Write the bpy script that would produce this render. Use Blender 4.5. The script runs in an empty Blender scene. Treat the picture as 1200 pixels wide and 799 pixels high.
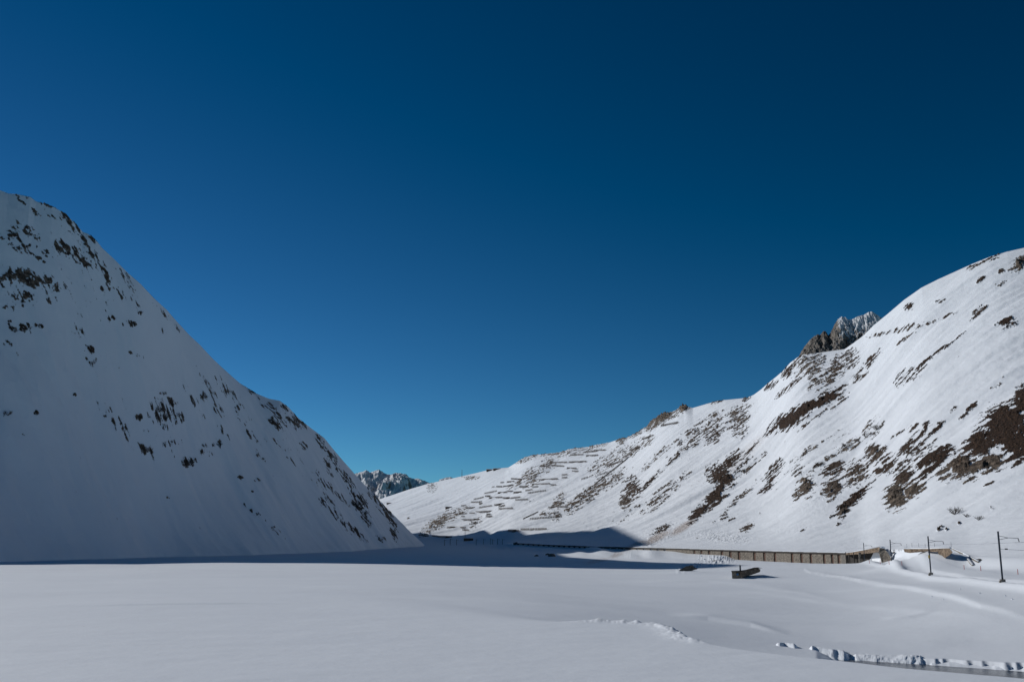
import bpy, math, random
import numpy as np
from mathutils import Vector, Matrix

random.seed(7)
C = bpy.context.scene.collection
R = math.radians

# ------------------------------------------------------------------ camera
F0 = 1200.0                      # focal length in photo pixels (36 mm on 36 mm)
CX, CY = 600.0, 399.5
PITCH = math.atan((650.0 - CY) / F0)
CZ = 5.0                         # camera height above the near snow field
cam_d = bpy.data.cameras.new('camera'); cam = bpy.data.objects.new('camera', cam_d); C.objects.link(cam)
cam.location = (0, 0, CZ); cam.rotation_euler = (R(90) + PITCH, 0, 0)
cam_d.sensor_width = 36; cam_d.lens = 36.0; cam_d.clip_start = 0.5; cam_d.clip_end = 60000
bpy.context.scene.camera = cam

# ------------------------------------------------------------------ light
SUN_AZ = 58.0                    # degrees from straight ahead towards the left
SUN_EL = 26.4
EXPO = -0.25
scn = bpy.context.scene
w = bpy.data.worlds.new('World'); scn.world = w; w.use_nodes = True
nt = w.node_tree; nt.nodes.clear()
sky = nt.nodes.new('ShaderNodeTexSky'); sky.sky_type = 'NISHITA'; sky.sun_disc = False
sky.sun_elevation = R(SUN_EL); sky.sun_rotation = R(-SUN_AZ)
sky.altitude = 3000; sky.air_density = 1.0; sky.dust_density = 0.0; sky.ozone_density = 3.0
bg = nt.nodes.new('ShaderNodeBackground'); bg.inputs[1].default_value = 0.08
wo = nt.nodes.new('ShaderNodeOutputWorld')
K_ = 0.0476
m1 = nt.nodes.new('ShaderNodeVectorMath'); m1.operation = 'MULTIPLY'; m1.inputs[1].default_value = (K_, K_, K_)
gm = nt.nodes.new('ShaderNodeGamma'); gm.inputs[1].default_value = 1.65
m2 = nt.nodes.new('ShaderNodeVectorMath'); m2.operation = 'MULTIPLY'; k2 = 1 / (.08 * 2 ** EXPO); m2.inputs[1].default_value = (1.75 * k2, 2.55 * k2, 2.4 * k2)
m3 = nt.nodes.new('ShaderNodeVectorMath'); m3.operation = 'SUBTRACT'; m3.inputs[1].default_value = (.0125 * k2, 0, 0)
m4 = nt.nodes.new('ShaderNodeVectorMath'); m4.operation = 'MAXIMUM'; m4.inputs[1].default_value = (.0003, 0, 0)
nt.links.new(sky.outputs[0], m1.inputs[0]); nt.links.new(m1.outputs[0], gm.inputs[0]); nt.links.new(gm.outputs[0], m2.inputs[0])
nt.links.new(m2.outputs[0], m3.inputs[0]); nt.links.new(m3.outputs[0], m4.inputs[0]); nt.links.new(m4.outputs[0], bg.inputs[0]); nt.links.new(bg.outputs[0], wo.inputs[0])
sd = bpy.data.lights.new('sun', 'SUN'); sd.energy = 3.5; sd.angle = R(0.5); sd.color = (1.0, 0.98, 0.96)
so = bpy.data.objects.new('sun', sd); C.objects.link(so)
S = Vector((-math.sin(R(SUN_AZ)) * math.cos(R(SUN_EL)), math.cos(R(SUN_AZ)) * math.cos(R(SUN_EL)), math.sin(R(SUN_EL))))
so.rotation_euler = S.to_track_quat('Z', 'Y').to_euler(); so.location = (0, 0, 400)
vs = scn.view_settings
vs.view_transform = 'Standard'; vs.look = 'None'; vs.exposure = EXPO; vs.gamma = 1; vs.use_curve_mapping = False

# ------------------------------------------------------------------ noise
class Noise:
    def __init__(s, seed):
        g = np.random.RandomState(seed)
        s.p = g.permutation(512); a = g.rand(512) * 2 * np.pi
        s.gx = np.cos(a); s.gy = np.sin(a)
    def n(s, x, y):
        xi = np.floor(x).astype(np.int64); yi = np.floor(y).astype(np.int64)
        xf = x - xi; yf = y - yi
        u = xf * xf * xf * (xf * (xf * 6 - 15) + 10); v = yf * yf * yf * (yf * (yf * 6 - 15) + 10)
        def g(ix, iy, dx, dy):
            h = s.p[(s.p[ix & 511] + iy) & 511]
            return s.gx[h] * dx + s.gy[h] * dy
        a = g(xi, yi, xf, yf); b = g(xi + 1, yi, xf - 1, yf)
        c = g(xi, yi + 1, xf, yf - 1); d = g(xi + 1, yi + 1, xf - 1, yf - 1)
        return (a + u * (b - a)) * (1 - v) + (c + u * (d - c)) * v
    def fbm(s, x, y, o=4, gain=.5):
        r = 0; a = 1.0
        for i in range(o):
            r = r + a * s.n(x + 17.3 * i, y - 9.1 * i); x = x * 2.03; y = y * 2.03; a *= gain
        return r
N1, N2, N3, N4 = Noise(1), Noise(2), Noise(3), Noise(4)
def sst(a, b, x):
    t = np.clip((x - a) / (b - a), 0, 1); return t * t * (3 - 2 * t)
def lerp(a, b, t): return a + (b - a) * t

# ------------------------------------------------------------------ camera rays -> azimuth / slope
sp, cp = math.sin(PITCH), math.cos(PITCH)
def pix(px, py):                                   # azimuth and tan(elevation) seen at a photo pixel
    px = np.asarray(px, float); py = np.asarray(py, float)
    dx = px - CX; up = CY - py
    dy = F0 * cp - up * sp; dz = F0 * sp + up * cp
    return np.arctan2(dx, dy), dz / np.hypot(dx, dy)
def proj(x, y, z):                                 # world (z relative to camera) -> photo pixel
    d = y * cp + z * sp; d = np.where(d > 1, d, 1)
    u = -y * sp + z * cp
    return CX + F0 * x / d, CY - F0 * u / d
def azp(px): return float(pix(px, 650)[0])
_AG = np.linspace(-1.6, 1.6, 6401)
def smooth1(v, s):                                 # gaussian smoothing over azimuth, s in photo pixels
    s = s / 1.65; n = int(s * 3) + 1; k_ = np.exp(-.5 * (np.arange(-n, n + 1) / s) ** 2); k_ /= k_.sum()
    return np.convolve(np.concatenate([np.full(n, v[0]), v, np.full(n, v[-1])]), k_, 'valid')
def tabaz(a, v, s):
    w_ = smooth1(np.interp(_AG, a, v), s)
    return lambda az: np.interp(az, _AG, w_)
def tab(pairs, s=16):                              # smooth table over pixel columns on the horizon
    return tabaz(np.array([azp(p) for p, v in pairs]), np.array([v for p, v in pairs], float), s)

# ------------------------------------------------------------------ terrain description
sil = [(430, 590), (450, 583), (480, 573), (500, 567), (520, 562.5), (545, 557), (560, 553.5), (572, 550.5), (582, 549), (590, 548), (596, 547.5),
       (603, 543), (615, 535.5), (625, 533), (640, 531.5), (655, 530), (668, 526), (680, 524.5), (690, 523.5), (700, 521), (715, 518), (725, 514.5), (735, 512.5), (748, 506),
       (758, 499.5), (765, 492), (775, 486.5), (785, 483), (790, 481.5), (796, 478), (801, 475.8), (806, 476.5), (812, 477.8), (820, 475.5), (830, 472.5),
       (850, 468.5), (865, 467), (876, 466), (884, 462), (892, 456), (900, 449), (910, 441), (918, 434), (926, 425), (934, 419), (941, 415.5), (955, 414),
       (975, 411), (990, 409), (1000, 402), (1012, 393), (1024, 381), (1040, 368), (1060, 351), (1080, 337), (1100, 327), (1120, 318), (1140, 309), (1160, 301),
       (1180, 295), (1200, 290.5), (1240, 284)]
sa, se = pix([p[0] for p in sil], [p[1] for p in sil])
sa = np.concatenate([[-3.2, -1.2, -.5], sa, [R(36), R(48), R(60), R(80), 3.2]])
se = np.concatenate([[.02, .03, .045], se, [.30, .34, .32, .10, .02]])
def eC_(az): return np.interp(az, sa, se)
eS_ = tabaz(sa, se, 36)
C_ = tab([(-2000, 3600), (430, 3300), (500, 3000), (600, 2500), (765, 1900), (940, 1400), (1090, 1270), (1200, 1230), (1500, 1200), (2600, 1200)], 40)
GAL = [(600, 1160, 636.0), (640, 1045, 638.0), (690, 930, 640.0), (760, 800, 641.5), (820, 710, 643.2), (880, 640, 645.0), (935, 580, 646.3), (990, 530, 647.6), (1012, 512, 647.8)]
rg_ = tab([(a, b) for a, b, c in GAL], 8)           # gallery front line
zg_ = tab([(a, float(pix(a, c)[1]) * b) for a, b, c in GAL], 8)
kx = lambda p: math.hypot(1, (p - 600) / 1226)
_FP = [(-2000, 1900), (430, 1600), (520, 1540), (560, 1420)] + [(a, b + 8) for a, b, c in GAL] + [(1030, 505), (1060, 478), (1110, 415), (1172, 350), (1240, 310), (1600, 300), (3000, 330)]
_Fa, _Fb = tab(_FP, 8), tab(_FP, 34)
F_ = lambda az: lerp(_Fa(az), _Fb(az), sst(azp(985), azp(1075), az))
zF_ = tab([(-2000, 20), (430, 18), (520, 17), (560, 15)] + [(a, float(pix(a, c)[1]) * b + .3) for a, b, c in GAL] + [(1030, 2.4), (1046, 2.2), (1075, 2.2), (1100, 1.6), (1135, 0), (1172, -.6), (1240, -.8), (1600, -1), (3000, -3)], 14)
inG_ = tab([(592, 0), (600, 1), (1028, 1), (1085, 0)], 5)
fr_ = tab([(590, 1.4), (685, 1.7), (692, .2), (700, .2), (706, 1.5), (790, 1.9), (806, 3.2), (850, 3.4), (862, 5.7), (990, 6.0), (1010, 6.0), (1046, 6.4)], 2.5)
rk = np.array([0, 40, 70, 100, 125, 160, 200, 260, 330, 400, 470, 540, 620, 720, 860, 1000, 1200, 1500, 2500.])
prof = {  # heights relative to the camera along r, by column
  430:  [-5, -5, -5, -5, -5, -5, -5, -5, -4.9, -4.7, -4.3, -3.8, -2.9, -1.6, .5, 3.0, 9, 17, 30],
  600:  [-5, -5, -5.2, -5.6, -5.8, -5.9, -6, -6, -6, -5.9, -5.6, -5.0, -4.0, -2.6, -.2, 2.5, 8, 16, 30],
  740:  [-5, -5, -6.2, -7.2, -7.4, -7.5, -7.6, -7.5, -7.3, -6.9, -6.2, -5.4, -4.2, -2.2, 2.2, 6, 10, 16, 30],
  870:  [-5, -6, -8.4, -9.4, -9.3, -9.0, -8.6, -8.0, -7.3, -6.3, -5.2, -4.2, -3.0, -2, 2, 6, 10, 16, 30],
  1000: [-5, -8, -9.8, -10.2, -10.2, -10.0, -9.4, -8.3, -6.8, -5.3, -4.3, -3.8, -3.5, -3, 2, 6, 10, 16, 30],
  1085: [-5, -8, -10, -10.2, -9.9, -8.8, -7.2, -4.7, -4.2, -2, 0, 1, 1, 2, 2, 6, 10, 16, 30],
  1172: [-5, -8, -10.2, -10.1, -9.2, -7.0, -4.9, -4.4, -2.0, 0, 0, 0, 0, 0, 2, 6, 10, 16, 30],
  1300: [-5, -8, -10, -9.4, -7.6, -5.2, -4.7, -4.3, -2, 0, 0, 0, 0, 0, 2, 6, 10, 16, 30]}
pa = np.array([azp(k) for k in prof]); pv = np.array([prof[k] for k in prof])
NA, NR = 500, 500
ta = np.linspace(-.9, .9, NA); tl = np.linspace(math.log(20), math.log(2500), NR)
tmp = np.array([np.interp(np.exp(tl) / (kx(k_) if k_ > 600 else 1), rk, row) for k_, row in zip(prof, pv)])
T = np.array([[0.0]]) ; T = np.stack([np.interp(ta, pa, tmp[:, j]) for j in range(NR)], 1)
def blur(A, s, ax):
    n = int(s * 3); k = np.exp(-.5 * (np.arange(-n, n + 1) / s) ** 2); k /= k.sum()
    P = np.concatenate([np.repeat(A.take([0], ax), n, ax), A, np.repeat(A.take([-1], ax), n, ax)], ax)
    return np.apply_along_axis(lambda v: np.convolve(v, k, 'valid'), ax, P)
T = blur(blur(T, 11, 0), 7, 1)
def table(az, r):
    i = np.clip((az + .9) / 1.8 * (NA - 1), 0, NA - 1.001); j = np.clip((np.log(np.maximum(r, 20)) - tl[0]) / (tl[-1] - tl[0]) * (NR - 1), 0, NR - 1.001)
    i0 = i.astype(int); j0 = j.astype(int); a = i - i0; b = j - j0
    return (T[i0, j0] * (1 - a) + T[i0 + 1, j0] * a) * (1 - b) + (T[i0, j0 + 1] * (1 - a) + T[i0 + 1, j0 + 1] * a) * b

def flat(px, py, z):                                # world x,y of a pixel on the level z (relative to camera)
    a, e = pix(px, py); r = z / e
    return float(r * np.sin(a)), float(r * np.cos(a))
crest = [flat(430, 706, -5), flat(560, 722, -5), flat(650, 727.5, -5), flat(720, 728.5, -5), flat(770, 731.5, -5), flat(786, 735, -5), flat(797, 742, -5), flat(809, 748.5, -5), flat(850, 755, -5),
         flat(905, 762, -5), flat(980, 770, -5), flat(1080, 781, -5), flat(1200, 791, -5), flat(1300, 799, -5), flat(1700, 840, -5)]
def polyd(x, y, P):                                 # signed distance (positive = left of walking direction, i.e. beyond), arclength
    best = np.full(x.shape, 1e9); sg = np.zeros(x.shape); ar = np.zeros(x.shape); s0 = 0
    for i in range(len(P) - 1):
        ax, ay = P[i]; bx, by = P[i + 1]; L = math.hypot(bx - ax, by - ay)
        t = ((x - ax) * (bx - ax) + (y - ay) * (by - ay)) / L ** 2
        tc = np.clip(t, 0 if i else -50, 1 if i < len(P) - 2 else 50)
        d = np.hypot(x - ax - tc * (bx - ax), y - ay - tc * (by - ay))
        m = d < best
        best = np.where(m, d, best)
        cr = (bx - ax) * (y - ay) - (by - ay) * (x - ax)
        sg = np.where(m, np.sign(cr), sg); ar = np.where(m, s0 + tc * L, ar); s0 += L
    return best * np.where(sg == 0, 1, sg), ar
re_ = tab([(500, 119), (830, 121), (905, 119), (980, 117), (1070, 114.5), (1200, 111), (1300, 108), (1700, 95)])   # far edge of the stream
strm_ = tab([(950, 0), (990, 1), (2600, 1)], 3)
WATER = -10.62
MAST = [(1013.5, 660, 495), (1045.3, 664, 378), (1091, 672, 278), (1175, 680.3, 216)]
def at_r(px, py, r):
    a, e = pix(px, py); return Vector((float(r * np.sin(a)), float(r * np.cos(a)), float(r * e) + CZ))
mp = [at_r(*m) for m in MAST]
rail = [(p.x, p.y) for p in mp]
d0 = (rail[3][0] - rail[2][0], rail[3][1] - rail[2][1]); rail.append((rail[3][0] + d0[0] * 3, rail[3][1] + d0[1] * 3))
rail = [(rail[0][0] + 6, rail[0][1] + 40)] + rail
DUNES = [([flat(a, b, -8.6) for a, b in ((880, 664), (950, 679), (1010, 689), (1080, 701), (1150, 717), (1250, 744))], .42, 3.5), ([flat(a, b, -10.0) for a, b in ((1030, 731), (1065, 730.5), (1100, 728))], .18, 1.2),
         ([flat(a, b, -9.6) for a, b in ((780, 733), (830, 733), (880, 737), (930, 745))], .42, 1.4), ([flat(a, b, -9.6) for a, b in ((840, 696), (960, 709), (1080, 722), (1200, 742))], .22, 4), ([flat(a, b, -8.4) for a, b in ((700, 688), (830, 685), (920, 692), (1000, 706))], .28, 4),
         ([flat(a, b, -10.2) for a, b in ((960, 751), (1060, 757), (1160, 760))], .2, 2)]
def G(x, y):
    az = np.arctan2(x, y); r = np.hypot(x, y)
    z = table(az, r)
    # near plateau with its edge
    near = r < 260
    d = np.full(x.shape, 50.0); ar = np.zeros(x.shape)
    if near.any():
        dn, an = polyd(x[near], y[near], crest); ca_ = np.array([math.atan2(*q) for q in crest]); cr_ = np.array([math.hypot(*q) for q in crest])
        dn = np.abs(dn) * np.where(r[near] > np.interp(az[near], ca_, cr_), 1, -1); d[near] = dn; ar[near] = an
    px = CX + F0 * np.tan(np.clip(az, -1.3, 1.3)) * (1 / cp) * .98
    wd = np.interp(px, [700, 770, 800, 815, 850], [12, 3.5, 2.2, 2.6, 7])
    wq = sst(-.2, 1, d / wd)
    behind = np.abs(az) > 1.2
    z = np.where(near & ~behind, lerp(-5.0, z, wq), z); z = np.where(behind, -5.0, z)
    rim = np.exp(-(d / 1.0) ** 2) * sst(640, 700, px) * (1 - sst(800, 830, px))
    z = z + rim * (.16 + .30 * np.abs(N2.fbm(x / 1.1, y / 1.1, 3)))
    # soft wind relief
    on = sst(-2, 20, d)
    z = z + on * sst(80, 140, r) * .6 * N1.fbm(x / 60 + y / 140, y / 38, 2) * (1 - sst(300, 1400, r))
    z = z + .035 * N3.fbm(x / 22, y / 12, 2) + .02 * N2.fbm(x / 6, y / 2.6, 3) * sst(-1, 1, 200 - r)
    for P_, hh, wd_ in DUNES:
        nb = (r > 60) & (r < 420) & (az > azp(700)) & (az < azp(1700))
        if nb.any():
            pa_ = np.array([math.atan2(*q) for q in P_]); pr_ = np.array([math.hypot(*q) for q in P_])
            dn = (r[nb] - np.interp(az[nb], pa_, pr_)) * .7; fr = (az[nb] - pa_[0]) / (pa_[-1] - pa_[0])
            en = sst(0, .35, fr) * sst(0, .35, 1 - fr)
            z[nb] += hh * en * np.where(dn > 0, np.exp(-(dn / (wd_ * 4)) ** 2), np.exp(-(dn / wd_) ** 2))
    # stream bed
    re = re_(az); q = strm_(az)
    if True:
        wob = 1.1 * N2.fbm(x / 4.0, y / 9.0, 3)
        s = r - re - wob
        cut = sst(-14, -9, s) * (1 - sst(-.25, .25, s)) * q
        z = np.where(cut > 0, lerp(z, -11.1 + .55 * N4.fbm(x / 2.2, y / 2.2, 3), cut), z)
    # track bed cut into the snow behind the masts
    far = (az > azp(1000)) & (az < azp(1600)) & (r < 600)
    if far.any():
        dr, _ = polyd(x[far], y[far], rail)
        b = dr - 4.2
        zz = z[far]
        zz = zz - .6 * (1 - sst(2.2, 4.4, np.abs(b))) + .95 * np.exp(-((dr - .2) / 2.0) ** 2)
        z[far] = zz
    # smooth small mound around the retaining wall and drift by the portal
    for (mx, my, mr, hh, sx, sy) in MOUNDS:
        z = z + hh * np.exp(-((x - mx) / sx) ** 2 - ((y - my) / sy) ** 2)
    gq = inG_(az)
    z = lerp(z, zg_(az) - fr_(az), sst(-42, -7, r - F_(az)) * gq * (1 - sst(azp(1000), azp(1020), az)))
    # settle onto the shelf where the slope begins
    Fr = F_(az); zF = zF_(az); g = inG_(az)
    wid = lerp(45.0, 1.2, g)
    k = sst(0, 1, (r - (Fr - 5 - wid * (1 - g) + (0 * g))) / wid)
    z = lerp(z, zF + .1 * N3.fbm(x / 30, y / 30, 2), k)
    return z
def mnd(px, py, r, h, sx, sy):
    p = at_r(px, py, r); return (p.x, p.y, 0, h, sx, sy)
MOUNDS = [mnd(1090, 648, 370, 5.0, 13, 15), mnd(1020, 657, 470, 1.5, 3.5, 7), mnd(846, 656, 665, 2.6, 7, 14),
          mnd(884, 672, 340, 1.3, 6.5, 9), mnd(805, 668, 400, 1.1, 8, 9), mnd(775, 652, 760, 4.5, 26, 18), mnd(725, 650, 860, 4.0, 40, 25)]
def profile(t): return .55 * t + .45 * t * t * (3 - 2 * t)
def H(x, y):                                         # main terrain, height relative to camera
    az = np.arctan2(x, y); r = np.hypot(x, y)
    Fr = F_(az); Cr = C_(az)
    z = G(x, y)
    t = (r - Fr) / (Cr - Fr); tc = np.clip(t, 0, 1)
    eF = z / np.maximum(r, 1) if False else zF_(az) / Fr
    eS = eS_(az)
    e = eF + (eS - eF) * profile(tc) + (eC_(az) - eS) * lerp(sst(.7, 1, tc) ** 1.5, sst(.9, 1, tc), sst(.0006, .003, np.abs(eC_(az) - eS)))
    zw = r * e
    zb = Cr * eC_(az) - (r - Cr) * .22
    win = np.sqrt(np.clip(4 * tc * (1 - tc), 0, 1)) * sst(0, .12, tc)
    u, v = fallc(x, y)
    rel = 7 * N1.fbm(u / 110, v / 420, 4) + 1.3 * N2.fbm(u / 30, v / 110, 3) + .4 * N3.fbm(x / 9, y / 9, 3)
    zw = zw + win * rel * np.clip((r - 200) / 700, .35, 1.3)
    zw = np.where(t > 1, zb, zw)
    return np.where(t > 0, zw, z)
FD = [1.0, 0.0]
def fallc(x, y):
    c, s = FD
    return -s * x + c * y, c * x + s * y

# left mountain
silL = [(-10, 222), (0, 223), (10, 227), (22, 228), (36, 231), (42, 236), (52, 239), (62, 242), (72, 248), (80, 254), (90, 264), (97, 272), (103, 274), (112, 281), (120, 291), (133, 303), (150, 320),
        (165, 333), (180, 349), (195, 363), (208, 378), (222, 393), (235, 405), (250, 421), (265, 435), (282, 450), (300, 461), (315, 467), (328, 469.5), (338, 477), (350, 490),
        (365, 502), (380, 513), (392, 528), (405, 543), (420, 560), (435, 576), (450, 592), (465, 607), (480, 622), (495, 636), (505, 645), (515, 656), (530, 675)]
la, le = pix([p[0] for p in silL], [p[1] for p in silL])
la = np.concatenate([[R(-66), R(-58), R(-50), R(-44), R(-39), R(-34), R(-30)], la])
le = np.concatenate([[-.02, .03, .11, .16, .215, .22, .262], le])
leS_ = tabaz(la, le, 24)
LF = tabaz([R(-66), R(-40), R(-27), azp(300), azp(420), azp(495), azp(530)], [620, 550, 550, 790, 980, 1150, 1200], 40)
LC = tabaz([R(-66), R(-45), R(-39), azp(-10), azp(65), azp(150), azp(300), azp(495), azp(530)], [760, 800, 835, 888, 900, 930, 1120, 1290, 1290], 30)
KB = tabaz([azp(110), azp(168), azp(205), azp(300), azp(400), azp(480), azp(500)], [0, 0, .82, .765, .52, .3, 0], 9)      # unseen rise added behind the spur's crest to lengthen its shadow
def HL(x, y):
    az = np.arctan2(x, y); r = np.hypot(x, y); Fr, Cr = LF(az), LC(az); e1 = np.interp(az, la, le)
    t = (r - Fr) / (Cr - Fr); tc = np.clip(t, 0, 1)
    e0 = -9.0 / Fr
    e2 = leS_(az); e = e0 + (e2 - e0) * (.62 * tc + .38 * tc * tc * (3 - 2 * tc)) + (e1 - e2) * sst(.7, 1, tc) ** 1.5
    zw = r * e
    u, v = x * .55 + y * .83, x * .83 - y * .55
    win = np.sqrt(np.clip(4 * tc * (1 - tc), 0, 1))
    zw = zw + win * (15 * N3.fbm(u / 85, v / 210, 4) + 1.5 * N4.fbm(u / 20, v / 90, 3) + .35 * N1.fbm(x / 7, y / 7, 3))
    kb = KB(az); q_ = np.maximum(r - Cr, 0)
    zw = np.where(t > 1, Cr * e1 - q_ * .62 + kb * np.minimum(q_, 850), zw)
    sx_, sy_ = -.362, .932; ss = np.clip((x + 505) * sx_ + (y - 1230) * sy_, 0, 460); dd = np.hypot(x + 505 - ss * sx_, y - 1230 - ss * sy_)  # unseen ridge added behind the crest to cast shadow on the right slope
    zw = np.where(t > 1, np.maximum(zw, (400 + .3 * ss) * np.exp(-(dd / 95) ** 2) - 20), zw)
    zw = np.where((t > 1) & (e1 > 0), np.minimum(zw, (r * e1 - 1.5 * sst(0, 30, q_) * 3)), zw)
    zw = zw + 3.2 * N2.fbm(x / 55, y / 55, 2) * np.exp(-tc * 9) * (t > 0)
    return np.where(t < 0, -9 - (Fr - r) * .3, zw)

def hit(px, py, fn=None, r0=40, r1=3400):
    fn = fn or H
    a, e = pix(px, py); a = float(a); e = float(e)
    r = np.geomspace(r0, r1, 1600); z = fn(r * math.sin(a), r * math.cos(a)); d = z - r * e
    i = np.argmax(d > 0)
    if i == 0: i = len(r) - 1 if not (d > 0).any() else 1
    f = d[i - 1] / (d[i - 1] - d[i]) if d[i] != d[i - 1] else 0
    rr = r[i - 1] + (r[i] - r[i - 1]) * min(max(f, 0), 1)
    return Vector((rr * math.sin(a), rr * math.cos(a), rr * e + CZ))
A_, B_ = hit(850, 560), hit(905, 508)
v_ = Vector((B_.x - A_.x, B_.y - A_.y)).normalized(); FD[0], FD[1] = v_.x, v_.y

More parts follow.
